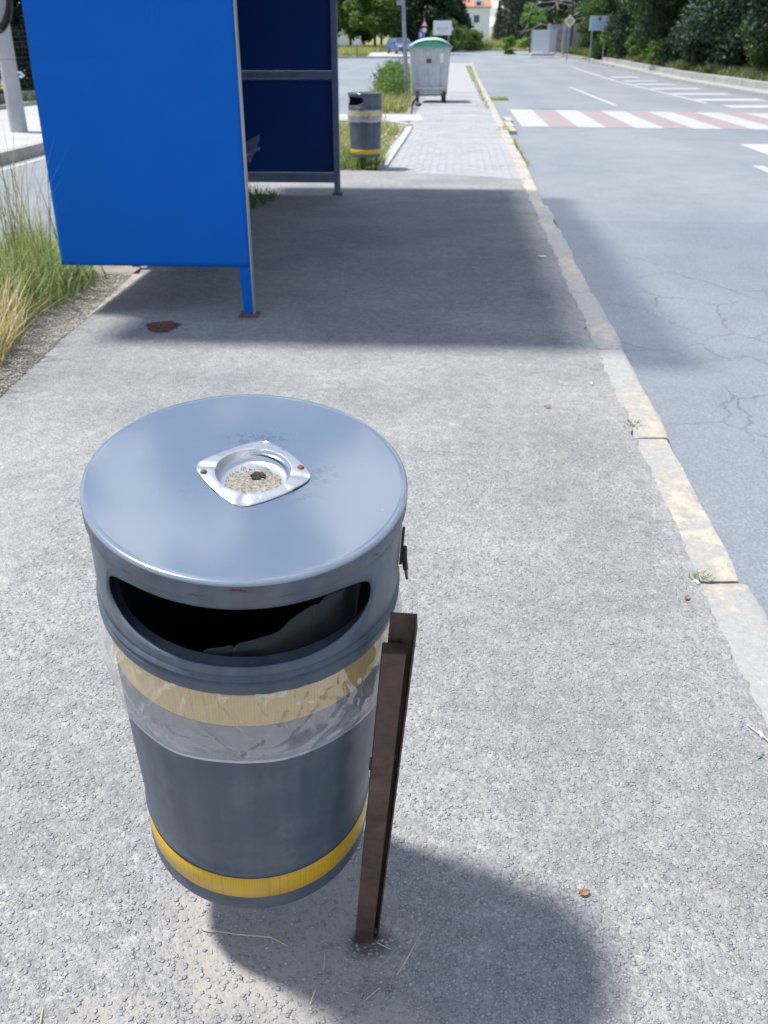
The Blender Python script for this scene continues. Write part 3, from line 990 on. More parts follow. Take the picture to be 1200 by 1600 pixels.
def tree_clumps(r, rx, z0, z1, n, cr):
    out = []
    for _ in range(n):
        u = r.uniform(0, 1)
        z = z0 + (z1 - z0) * u
        prof = math.sin(math.pi * (0.15 + 0.78 * u)) ** 0.7
        a = r.uniform(0, 6.283); q = math.sqrt(r.uniform(0.05, 1)) * rx * prof
        out.append((q * math.cos(a), q * math.sin(a), z, cr * r.uniform(0.6, 1.25)))
    return out

def trunk_mesh(seed, height, r0, spread, nb=7, mat='bark'):
    r = random.Random(seed)
    mb = MB()
    pts = [(0, 0, -0.3)]
    x = y = 0
    for k in range(1, 7):
        x += r.uniform(-0.08, 0.08); y += r.uniform(-0.08, 0.08)
        pts.append((x, y, height * k / 6))
    mb.tube(pts, [r0 * (1 - 0.13 * k) for k in range(7)], 7)
    for _ in range(nb):
        k = r.randint(2, 5); p = Vector(pts[k]); a = r.uniform(0, 6.28)
        e = p + Vector((math.cos(a) * spread * r.uniform(0.5, 1), math.sin(a) * spread * r.uniform(0.5, 1), height * r.uniform(0.12, 0.35)))
        m = (p + e) / 2 + Vector((0, 0, -0.15))
        mb.tube([p, m, e], [r0 * 0.45, r0 * 0.3, r0 * 0.12], 5)
    return mb.mesh('trunk', mat)

class TreeKind:
    def __init__(self, seed, height, rx, zlow, nclump, cr, nleaf, lsize, mat, r0=0.16, mat2=None):
        r = random.Random(seed)
        cl = tree_clumps(r, rx, zlow, height, nclump, cr)
        self.crown = leaf_cloud('crown', cl, nleaf, lsize, mat, seed)
        self.trunk = trunk_mesh(seed, height * 0.75, r0, rx * 0.7)
    def place(self, name, x, y, z, label, cat='tree', group=None, sc=1.0, rz=0.0, sz=None):
        e = empty(name, (x, y, z), rz); e.scale = (sc, sc, sz or sc)
        tag(e, label, cat, group)
        link_mesh('crown', self.crown, e); link_mesh('trunk', self.trunk, e)
        return e

def blades(name, P, hgt, width, bend, mat, seed, lean=0.35):
    """P (n,3) roots -> blades of 3 tapering quads"""
    r = np.random.default_rng(seed)
    n = len(P)
    H = hgt * (0.45 + 0.75 * r.random(n)) if np.isscalar(hgt) else hgt * (0.6 + 0.6 * r.random(n))
    a = r.uniform(0, 6.283, n)
    dx, dy = np.cos(a), np.sin(a)
    l0 = lean * r.random(n); bd = bend * (0.3 + r.random(n))
    wx, wy = -dy, dx
    ww = width * (0.6 + 0.8 * r.random(n))
    rings = []
    for f, wf in ((0, 1.0), (0.35, 0.95), (0.7, 0.6), (1.0, 0.08)):
        off = (l0 * f + bd * f * f) * H
        z = H * f * (1 - 0.25 * bd * f)
        c = np.stack([P[:, 0] + dx * off, P[:, 1] + dy * off, P[:, 2] + z], 1)
        w = np.stack([wx * ww * wf / 2, wy * ww * wf / 2, np.zeros(n)], 1)
        rings.append((c - w, c + w))
    V = []
    for k in range(3):
        V.append(np.stack([rings[k][0], rings[k][1], rings[k + 1][1], rings[k + 1][0]], 1))
    V = np.stack(V, 1)                       # n,3,4,3
    me = quads(name, V.reshape(-1, 4, 3), mat)
    return me

def scatter(poly, n, z, seed, dens=None):
    r = np.random.default_rng(seed)
    P = np.array(poly)
    lo, hi = P.min(0), P.max(0)
    out = []
    tot = 0
    while tot < n:
        q = r.uniform(lo, hi, (n * 2, 2))
        ins = np.zeros(len(q), bool)
        j = len(P) - 1
        for i in range(len(P)):
            c = ((P[i, 1] > q[:, 1]) != (P[j, 1] > q[:, 1])) & (q[:, 0] < (P[j, 0] - P[i, 0]) * (q[:, 1] - P[i, 1]) / (P[j, 1] - P[i, 1] + 1e-9) + P[i, 0])
            ins ^= c; j = i
        q = q[ins]
        if dens is not None:
            q = q[r.random(len(q)) < dens(q)]
        out.append(q); tot += len(q)
    q = np.concatenate(out)[:n]
    return np.column_stack([q, np.full(n, z) + hv(q[:, 1])])

def patchy(sc, th=0.0, seed=0):
    def f(q):
        return np.array([1.0 if noise.noise(Vector((a * sc, b * sc, seed))) > th else 0.15 for a, b in q])
    return f

def stuff(name, me, label, cat='grass'):
    o = link_mesh(name, me)
    tag(o, label, cat, kind='stuff')
    return o

# ---- tall grass on the left verge, in front of the shelter
Lz = -0.01
pl = [(-3.0, 3.2), (-2.02, 3.2), (-2.0, 4.6), (-1.95, 5.4), (-1.85, 6.2), (-2.9, 6.6)]
hgt_pts = scatter([(-2.75, 5.05), (-2.02, 4.95), (-1.93, 5.6), (-1.85, 6.3), (-2.7, 6.8)], 1000, Lz, 11)
stuff('tall_grass', blades('tall_grass', hgt_pts, 0.40, 0.010, 0.7, 'grass_verge', 11), 'tall green grass growing against the rear edge of the blue bus shelter')
pp = scatter([(-2.55, 5.0), (-2.0, 5.0), (-1.95, 6.0), (-2.4, 6.2)], 170, Lz, 12)
stuff('grass_stems', blades('grass_stems', pp, 0.95, 0.006, 0.25, 'grass_mixed', 12), 'thin upright seed stems rising above the tall green grass by the shelter')
pd = scatter([(-3.0, 2.8), (-2.05, 2.8), (-1.87, 4.3), (-1.93, 4.9), (-2.2, 5.3), (-2.9, 5.5)], 6000, Lz, 13)
stuff('dry_grass', blades('dry_grass', pd, 0.34, 0.007, 0.5, 'grass_dry', 13, 0.6), 'dry straw coloured grass at the left edge of the footway')
pg = scatter([(-3.0, 2.8), (-2.1, 2.8), (-1.96, 6.3), (-2.9, 8)], 3000, Lz, 14)
stuff('short_grass', blades('short_grass', pg, 0.14, 0.006, 0.6, 'grass_mixed', 14, 0.6), 'short mixed grass at the foot of the tall grass on the left')
# seed heads
def seed_heads():
    r = np.random.default_rng(5)
    V = []
    for _ in range(34):
        x, y = r.uniform(-2.6, -2.05), r.uniform(4.9, 6.1); H = r.uniform(0.55, 1.02)
        lx, ly = r.uniform(-0.14, 0.10), r.uniform(-0.1, 0.1)
        for k in range(26):
            f = k / 26
            c = np.array([x + lx * (H * 0.8 + 0.16 * f), y + ly * H, H * (0.80 + 0.2 * f)]) + r.normal(size=3) * np.array([0.012, 0.012, 0.005]) * (1 - 0.6 * f)
            a = r.normal(size=3); a /= np.linalg.norm(a); b = np.cross(a, [0, 0, 1]) + 0.01; b /= np.linalg.norm(b)
            s = 0.006
            V.append([c - a * s, c + b * s * 0.5, c + a * s, c - b * s * 0.5])
        # its stalk
        p0 = np.array([x, y, Lz]); p1 = np.array([x + lx * H * 0.8, y + ly * H, H * 0.82]); w = np.array([0.0014, 0, 0])
        V.append([p0 - w, p0 + w, p1 + w, p1 - w])
    return quads('seed_heads', np.array(V), 'grass_dry')
stuff('seed_heads', seed_heads(), 'feathery seed heads above the tall green grass at left')

# ---- verge behind the shelter, round the far bin
bpoly = [(-2.3, 11.0), (-1.6, 11.0), (-1.35, 12.2), (-0.02, 12.3), (0.0, 13.4), (0.30, 18.5), (0.0, 18.9), (-2.2, 18.9)]
stuff('verge_grass', blades('verge_grass', scatter(bpoly, 6500, Lz, 21, patchy(1.6, -0.25)), 0.20, 0.010, 0.6, 'grass_mixed', 21, 0.6), 'short yellowing grass round the far litter bin')
stuff('verge_green_tufts', blades('verge_green_tufts', scatter([(-1.5, 11.9), (-0.25, 12.2), (0.02, 12.5), (-0.1, 14.0), (-1.5, 13.5)], 1500, Lz, 22, patchy(2.4, 0.0, 3)), 0.20, 0.012, 0.5, 'grass_green', 22, 0.5), 'greener grass tufts at the foot of the far litter bin')
stuff('daisies', leaf_cloud('daisies', [(-0.15, 13.2, 0.15, 0.22), (0.02, 13.8, 0.13, 0.25), (-0.1, 15, 0.12, 0.4), (-0.8, 13.3, 0.14, 0.4), (0.0, 12.75, 0.1, 0.18)], 260, 0.012, 'flower_white', 5, 0.9, 0.2), 'small white flowers in the grass by the far litter bin', 'flowers')
# strip left of the container
spoly = [(-0.3, 22.6), (0.5, 22.6), (0.66, 26.5), (0.95, 31), (1.8, 42), (3.3, 60), (1.6, 60), (0.1, 40), (-0.4, 29)]
stuff('strip_grass', blades('strip_grass', scatter(spoly, 8000, 0.0, 31), 0.36, 0.022, 0.5, 'grass_mixed', 31, 0.5), 'rough grass strip between the service road and the paved footway')
stuff('tall_weeds', leaf_cloud('tall_weeds', [(0.05 + 0.028 * k + random.uniform(-0.25, 0.30), 25.5 + k * 1.0, 0.30 + random.uniform(0, 0.25), random.uniform(0.28, 0.50)) for k in range(20)], 9000, 0.045, 'leaf_light', 32, 0.35, 0.2), 'tall leafy weeds behind the waste container', 'weeds')
# weeds along the far part of the kerb
kw = np.concatenate([scatter([rf(-0.10, 24), rf(0.0, 24), rf(-0.05, 62), rf(-0.40, 62), rf(-0.18, 40)], 1100, -0.01, 41),
                     scatter([rf(-0.02, 18.0), rf(0.2, 18.0), rf(0.18, 19.0), rf(0.0, 18.9)], 160, -0.05, 42),
                     scatter([rf(0.12, 29.3), rf(0.75, 29.3), rf(0.6, 30.4), rf(0.14, 30.4)], 350, -0.08, 43),
                     scatter([rf(0.1, 13.2), rf(0.22, 13.2), rf(0.22, 17), rf(0.14, 17)], 260, -0.08, 44)])
stuff('kerb_weeds', blades('kerb_weeds', kw, 0.09, 0.014, 0.7, 'grass_mixed', 41, 0.8), 'weeds rooted along the joint of the kerb and the paved footway', 'weeds')
# small tufts in the near kerb joints and behind the far shelter leg
tp = []
for (x, y, n_, s_) in ((0.955, 2.37, 26, 0.02), (1.03, 3.60, 26, 0.022), (0.872, 1.58, 16, 0.015), (1.30, 8.9, 10, 0.02)):
    a = rng.normal(size=(n_, 2)) * s_; tp.append(np.column_stack([a[:, 0] + x, a[:, 1] + y, np.full(n_, 0.0)]))
stuff('joint_tufts', blades('joint_tufts', np.concatenate(tp), 0.019, 0.004, 0.8, 'grass_green', 51, 0.9), 'tiny green tufts in the joints of the near kerb stones')
tp = scatter([(-1.75, 9.0), (-1.25, 9.0), (-1.02, 10.0), (-1.4, 10.3), (-1.75, 10.2)], 420, 0.0, 52)
stuff('shelter_weeds', blades('shelter_weeds', tp, 0.15, 0.010, 0.7, 'grass_green', 52, 0.7), 'weeds at the rear of the bus shelter floor by the far panel', 'weeds')
# bank grass at right
bg = scatter([rf(9.5, 14), rf(11.8, 14), rf(12, 60), rf(12, 78), rf(9.5, 78)], 16000, 0.22, 61)
bg[:, 2] += 0.16 * np.clip((bg[:, 0] - 0.77 - 0.0734 * bg[:, 1] - 9.5), 0, 3)
stuff('bank_grass', blades('bank_grass', bg, 0.34, 0.03, 0.6, 'bank_green', 61, 0.6), 'rough grass on the bank above the low wall at right')
bg = scatter([rf(9.0, 78), rf(13, 78), rf(13, 103), rf(8.1, 103)], 12000, 0.15, 62)
stuff('bank_end_grass', blades('bank_end_grass', bg, 0.6, 0.06, 0.6, 'bank_green', 62, 0.6), 'green grass slope at the far end of the right bank')
sheet('parking_strip', [[(x, y, 0.058 + h(y)) for x in (-1.3, 3.1)] for y in (83, 99.8)], 'pale_concrete')
fg = scatter([(-14, 84), (-1.4, 84), (-1.3, 100.5), (4.2, 100.5), (4.6, 117), (-14, 117)], 14000, 0.04, 63)
stuff('field_grass', blades('field_grass', fg, 0.5, 0.07, 0.5, 'grass_mixed', 63, 0.6), 'sunlit yellow green grass beyond the far kerb')
fg = scatter([(4.6, 116), (28, 116), (28, 150), (6, 150)], 14000, 0.2, 64)
stuff('end_grass', blades('end_grass', fg, 0.7, 0.09, 0.5, 'grass_mixed', 64, 0.6), 'grass across the end of the road below the house')
lg = scatter([rf(-14, 14), rf(-11.3, 14), rf(-11.3, 46), rf(-14, 46)], 6000, 0.04, 65)
stuff('fence_grass', blades('fence_grass', lg, 0.25, 0.03, 0.5, 'grass_green', 65, 0.6), 'grass at the foot of the dark fence on the far left')

# ---- tree kinds
K_round = TreeKind(101, 8.5, 2.9, 2.0, 40, 0.95, 15000, 0.15, 'leaf_light')
K_green = TreeKind(102, 9.0, 3.0, 1.6, 40, 1.0, 15000, 0.16, 'leaf_green')
K_dark = TreeKind(103, 9.5, 2.8, 0.6, 46, 1.0, 17000, 0.17, 'leaf_dark')
K_bush = TreeKind(104, 6.2, 2.3, 0.3, 46, 0.85, 42000, 0.075, 'leaf_dark', 0.08)
K_bushg = TreeKind(105, 5.2, 1.9, 0.2, 40, 0.7, 36000, 0.07, 'leaf_green', 0.07)
K_bright = TreeKind(106, 3.4, 1.1, 0.5, 20, 0.5, 6000, 0.10, 'leaf_bright', 0.06)
K_shrub = TreeKind(107, 1.7, 1.0, 0.1, 18, 0.42, 6000, 0.075, 'leaf_light', 0.03)

class Spruce:
    def __init__(self, seed, H, r0, mat='needle_dark'):
        r = np.random.default_rng(seed)
        V = []
        for k in range(230):
            f = (k + r.random()) / 230
            z = 0.3 + (H - 0.3) * f
            L = r0 * (1 - f) ** 0.85 * r.uniform(0.7, 1.12) + 0.12
            a = r.uniform(0, 6.283)
            d = np.array([math.cos(a), math.sin(a), 0]); w = np.array([-d[1], d[0], 0])
            for q in range(26):
                u = r.random() ** 0.7
                p = np.array([0, 0, z + 0.12]) + d * L * u + np.array([0, 0, -0.35 * L * u * u]) + w * r.normal() * 0.16 * L + np.array([0, 0, r.normal() * 0.07])
                ax = d * 0.7 + w * r.normal() * 0.6 + np.array([0, 0, -0.35]); ax /= np.linalg.norm(ax)
                b = np.cross(ax, r.normal(size=3)); b /= np.linalg.norm(b)
                s = 0.19 * (0.6 + 0.7 * r.random())
                V.append([p - ax * s, p + b * s * 0.22, p + ax * s, p - b * s * 0.22])
        self.crown = quads('crown', np.array(V), mat)
        self.trunk = MB().tube([(0, 0, -0.3), (0, 0, H * 0.9)], [0.2, 0.05], 8).mesh('trunk', 'bark')
    def place(self, x, y, z, label, sc=1.0, group=None):
        e = empty('spruce_tree', (x, y, z)); e.scale = (sc,) * 3
        tag(e, label, 'tree', group)
        link_mesh('crown', self.crown, e); link_mesh('trunk', self.trunk, e)
K_spruce = Spruce(7, 11.0, 2.9)

T = [
 (K_round, -6.8, 112, 1.0, 'round leafy tree half hidden behind the shelter far panel, left of the car'),
 (K_round, -0.9, 107, 1.05, 'round green tree whose bare dark trunk stands left of the blue car'),
 (K_green, -3.9, 121, 1.1, 'mid green tree directly beside the far shelter post in the distance'),
 (K_green, 2.1, 114, 1.0, 'green tree behind the blue car and the lamp post'),
 (K_dark, 4.6, 110, 1.0, 'dark tree behind the round road signs above the container'),
 (K_green, 4.0, 128, 1.1, 'green tree set back between the lamp post and the white advertising board'),
 (K_dark, 6.9, 118, 0.95, 'dark tree right of the white advertising board'),
 (K_dark, 7.6, 124, 0.88, 'tall dark tree directly left of the pale house'),
]
for kd, x, y, sc, lb in T:
    kd.place('broadleaf_tree', x, y, h(y) + 0.02, lb, 'tree', None, sc, random.uniform(0, 6))
for i, x in enumerate(np.arange(-34, 34, 4.2)):
    if 9.5 < x < 21.5: continue
    y = 150 + 6 * math.sin(i * 2.1)
    (K_dark if i % 2 else K_green).place('broadleaf_tree', float(x), y, h(y), 'one of the blurred trees closing the far background', 'tree', 'far background trees', 1.15, i * 1.3)
for i, x in enumerate((26, 32)):
    K_dark.place('broadleaf_tree', x, 205, h(205), 'one of the blurred trees closing the far background', 'tree', 'far background trees', 1.4, i * 1.3)
K_dark.place('broadleaf_tree', 21.5, 168, h(168), 'dark tree standing right behind the house gable', 'tree', None, 1.0, 0.4)
K_spruce.place(18.1, 165, h(165), 'thin dark spruce filling the gap at the right wall of the house', 0.55)
K_spruce.place(16.5, 131, h(131), 'dark blue green spruce with drooping layers right of the house', 1.0)
K_spruce.place(15.3, 139, h(139), 'smaller slender spruce between the house and the dark spruce', 0.45)
K_spruce.place(20.3, 136, h(136), 'dark spruce behind the bare branches above the metal gate', 1.1)
K_bright.place('leafy_bush', 13.55, 96, h(96), 'bright yellow green bush above the left end of the metal gate', 'bush', None, 1.15, 0.5)
K_bright.place('leafy_bush', 11.75, 97, h(97) - 0.5, 'small bright green bush at the gate corner by the roadside', 'bush', None, 0.55, 2.5)
K_shrub.place('shrub', 5.6, 96, h(96), 'low green shrub mass right behind the waste container lid', 'shrub', None, 1.5, 0.3)
K_shrub.place('shrub', 7.4, 108, h(108), 'low green shrub at the left of the road end', 'shrub', None, 1.3, 1.3)
K_shrub.place('shrub', 9.6, 114, h(114), 'low shrub below the pale house', 'shrub', None, 1.1, 2.3)

# bushes on the right bank
B = [
 (K_bushg, 10.25, 84, 0.85, 'green bush nearest the blue notice board'),
 (K_bushg, 10.55, 74, 1.05, 'green bush just right of the blue notice board'),
 (K_bush, 11.05, 66, 1.1, 'dark bush second right of the notice board'),
 (K_bushg, 10.95, 59, 1.2, 'green leafy bush where the bank grass ends'),
 (K_bush, 11.45, 53, 1.2, 'dark bush behind the middle of the hatched markings'),
 (K_bush, 11.25, 47, 1.15, 'large dark bush overhanging the low wall'),
 (K_bush, 11.75, 42, 1.2, 'very dark bush in the deepest shade of the bank'),
 (K_bushg, 11.25, 38.5, 0.75, 'lighter small bush standing out before the dark bushes'),
 (K_bush, 11.85, 36.5, 1.1, 'dark bush left of the top right corner'),
 (K_bushg, 12.0, 31.5, 1.15, 'green bush with yellowing leaves in the top right corner'),
 (K_bush, 12.8, 27.0, 1.1, 'bush at the right edge beyond the wall'),
]
for i, (kd, s, t_, sc, lb) in enumerate(B):
    x, y = rf(s, t_)
    kd.place('bank_bush', x, y, h(y) + 0.25, lb, 'bush', None, sc, i * 1.7)
for i in range(9):
    x, y = rf(15.5 + (i % 3), 26 + i * 6.5)
    K_dark.place('broadleaf_tree', x, y, h(y) + 0.7, 'tall dark tree behind the bank bushes, the %s from the near end of the row' % ('first second third fourth fifth sixth seventh eighth ninth'.split()[i]), 'tree', 'tall trees behind the right bank', 0.9, i * 0.9)
for i, (s, t_) in enumerate(((9.9, 30.5), (10.0, 27.5), (10.2, 56), (10.3, 63), (10.0, 70))):
    x, y = rf(s, t_)
    K_shrub.place('shrub', x, y, h(y) + 0.12, ['low yellowing shrub above the wall at the right edge', 'low shrub above the wall beyond the right edge', 'low green shrub on the bank before the dark bushes', 'low green shrub in the bank grass', 'low green shrub below the blue notice board'][i], 'shrub', None, (0.8, 0.8, 0.8, 1.0, 1.2)[i], i)

# ---- fence and hedge on the far left
hf = empty('mesh_fence', rf(-12.3, 14) + (0.05,), RFROT)
tag(hf, 'dark wire mesh fence behind the concrete pole at the far left', 'fence')
for i in range(12):
    MB().box((0, i * 2.5, 0.9), (0.06, 0.06, 1.8)).build('fence_post', 'fence_dark', hf)
wires = MB()
for k in range(13):
    wires.box((0, 13.75, 0.15 + k * 0.125), (0.012, 27.5, 0.012))
for k in range(138):
    wires.box((0.0125, k * 0.2, 0.9), (0.012, 0.012, 1.6))
o = wires.build('wire_mesh', 'fence_dark', hf, fix=False); o['kind'] = 'stuff'
MB().box((0, 13.75, 0.08), (0.2, 27.5, 0.28)).build('plinth', 'wall_concrete', hf)
for i in range(9):
    x, y = rf(-14.6, 16 + i * 3.1)
    (K_dark if i % 2 else K_green).place('broadleaf_tree', x, y, 0.05 + h(y), 'one of the trees behind the dark mesh fence at the far left', 'tree', 'trees behind the left fence', 0.62, i * 1.1)

# ================================================================== SHELTER
SH = empty('bus_shelter', (-0.755, 5.306, 0.0), -R(3.57))
tag(SH, 'blue steel bus shelter with solid side panels and rusty leg feet', 'bus shelter')
PW = 1.085      # panel width
SL = 4.82       # shelter length
# near side panel (local: x runs towards the road, y along the road)
def crease_panel():
    mb = MB()
    nx, nz = 40, 70
    x0, x1, z0, z1 = -PW, 0.0, 0.288, 2.32
    vs = []
    for i in range(nx + 1):
        for k in range(nz + 1):
            x = x0 + (x1 - x0) * i / nx; z = z0 + (z1 - z0) * k / nz
            d = 0.0065 * math.exp(-((z - 1.335) / 0.018) ** 2) - 0.006 * math.exp(-((z - 1.30) / 0.10) ** 2)
            d += 0.006 * math.exp(-(((x + 0.16) / 0.03) ** 2 + ((z - 1.335) / 0.02) ** 2))
            d += 0.004 * noise.noise(Vector((x * 2.2, 0, z * 1.6)))
            vs.append((x, -0.022 + d, z))
    n = nz + 1
    fs = [(i * n + k, (i + 1) * n + k, (i + 1) * n + k + 1, i * n + k + 1) for i in range(nx) for k in range(nz)]
    mb.add(vs, fs)
    return mb
o = crease_panel().build('side_panel', 'blue_panel', SH, smooth=True)
o['label'] = 'bright blue near side panel with a faint horizontal crease'
md = o.modifiers.new('thickness', 'SOLIDIFY'); md.thickness = 0.003; md.offset = -1
MB().box((-PW / 2, 0.012, 1.30), (PW - 0.01, 0.022, 2.0)).build('inner_panel', 'inner_blue_shaded', SH)
# near front leg: blue face on a square tube
mb = MB(); mb.prism([(-0.066, 0.30), (0.0, 0.30), (0.0, 0.012), (-0.012, 0.0), (-0.036, 0.0), (-0.052, 0.02)], -0.021, 0.018)
mb.build('leg', 'blue_panel', SH)
MB().box((0.0055, 0.0, 1.17), (0.007, 0.05, 2.30)).build('edge_trim', 'shelter_edge_trim', SH)
MB().box((-0.025, 0.004, 0.012), (0.11, 0.09, 0.016)).build('foot_plate', 'rust', SH, bevel=0.003)
# near rear leg
# far side frame
def far_side():
    y = SL
    MB().box((-0.03, y, 1.17), (0.062, 0.05, 2.30)).build('leg', 'shelter_frame_grey', SH, bevel=0.003)
    MB().box((-0.03, y, 0.014), (0.10, 0.09, 0.022)).build('foot_plate', 'rust', SH, bevel=0.003)
    MB().box((-PW + 0.03, y, 1.17), (0.062, 0.05, 2.30)).build('leg', 'shelter_frame_grey', SH, bevel=0.003)
    for z, hh in ((0.172, 0.095), (1.135, 0.075), (2.26, 0.08)):
        MB().box((-PW / 2, y, z), (PW - 0.126, 0.05, hh)).build('rail', 'shelter_frame_grey', SH, bevel=0.003)
    for z0, z1 in ((0.222, 1.096), (1.174, 2.218)):
        MB().box((-PW / 2, y + 0.012, (z0 + z1) / 2), (PW - 0.128, 0.006, z1 - z0)).build('side_panel', 'inner_blue_shaded', SH)['label'] = 'inner face of the far side panel, shade painted into its blue'
far_side()
# rear wall: posts, rails, panels
for k in range(1, 4):
    MB().box((-PW + 0.03, SL * k / 4, 1.17), (0.055, 0.05, 2.30)).build('rear_post', 'shelter_frame_grey', SH)
for k in range(4):
    y0, y1 = SL * k / 4 + 0.03, SL * (k + 1) / 4 - 0.03
    for z0, z1 in ((0.24 if k else 0.33, 1.10), (1.17, 2.22)):
        MB().box((-PW + 0.03, (y0 + y1) / 2, (z0 + z1) / 2), (0.006, y1 - y0, z1 - z0)).build('rear_panel', 'inner_blue_shaded', SH)
    for z in ((0.20, 1.135, 2.26) if k else (0.345, 1.135, 2.26)):
        MB().box((-PW + 0.03, (y0 + y1) / 2, z), (0.04, y1 - y0 - 0.002, 0.066)).build('rail', 'shelter_frame_grey', SH)
# bench
MB().box((-PW + 0.22, SL / 2 + 0.3, 0.50), (0.26, 3.3, 0.03)).build('seat', 'bench_grey', SH, bevel=0.006)
b_ = MB(); b_.prism([(-PW + 0.10, 0.50), (-PW + 0.44, 0.66), (-PW + 0.43, 0.60), (-PW + 0.34, 0.42), (-PW + 0.12, 0.44)], SL - 0.95, SL - 0.92); b_.build('seat_bracket', 'bench_grey', SH)
# roof
mb = MB()
mb.prism([(-PW - 0.60, 2.34), (0.70, 2.657), (0.70, 2.737), (-PW - 0.60, 2.42)], -0.50, SL + 0.60)
mb.build('roof', 'blue_panel', SH)
mb = MB(); mb.prism([(0.702, 2.680), (1.24, 2.860), (1.24, 2.868), (0.702, 2.688)], -0.50, SL + 0.60)
mb.build('shadow_lightener', 'shadow_lightener_film', SH)  # added unseen translucent strip, lightens the roof's shadow over the road
for yy_ in (0.0, SL):
    mb = MB(); mb.tube([(-PW, yy_, 2.345), (0.68, yy_, 2.62)], 0.03, 4); mb.build('roof_beam', 'shelter_frame_grey', SH)

# ================================================================== LITTER BINS
LZ = 0.892       # lid height along the bin's own axis
R_H = 0.2065
def hood_mesh(cx, cy):
    z_top, z_bot = LZ - 0.018, LZ - 0.160
    zc, hz, ha = LZ - 0.0915, 0.049, R(52.5)
    ths = []
    n1 = 90
    for k in range(n1 + 1):                        # across the opening, dense at its ends
        ths.append(-ha * math.cos(math.pi * k / n1))
    n2 = 84
    rest_ = [ha + (2 * math.pi - 2 * ha) * k / n2 for k in range(1, n2)]
    vs = []; fs = []
    OFF = R(2.6)
    def col(th, z): return (cx + R_H * math.sin(th + OFF), cy - R_H * math.cos(th + OFF), z)
    NL = 3
    cols = []
    for th in ths + rest_:
        if th <= ha:
            q = min(1, abs(th) / ha)
            d = hz * (max(0, 1 - q ** 3.4)) ** (1 / 2.3)
            q0 = q; ze = zc + 0.006
            zu = ze + (zc + hz - ze) * (max(0, 1 - q0 ** 6)) ** (1 / 2.4); zl = ze - (ze - zc + hz) * (max(0, 1 - q0 ** 3.2)) ** (1 / 2.0)
        else:
            zu = zl = zc + 0.006
        ids = []
        for k in range(NL + 1):
            ids.append(len(vs)); vs.append(col(th, z_bot + (zl - z_bot) * k / NL))
        ids2 = []
        for k in range(NL + 1):
            ids2.append(len(vs)); vs.append(col(th, zu + (z_top - zu) * k / NL))
        cols.append((ids, ids2))
    m = len(cols)
    for i in range(m):
        a, b = cols[i], cols[(i + 1) % m]
        for k in range(NL):
            fs.append((a[0][k], b[0][k], b[0][k + 1], a[0][k + 1]))
            fs.append((a[1][k], b[1][k], b[1][k + 1], a[1][k + 1]))
    me = bpy.data.meshes.new('hood'); me.from_pydata(vs, [], fs)
    bm = bmesh.new(); bm.from_mesh(me)
    bmesh.ops.remove_doubles(bm, verts=bm.verts, dist=1e-5)
    bmesh.ops.recalc_face_normals(bm, faces=bm.faces)
    bm.to_mesh(me); bm.free()
    me.materials.append(MAT['bin_hood'])
    me.polygons.foreach_set('use_smooth', [True] * len(me.polygons))
    return me

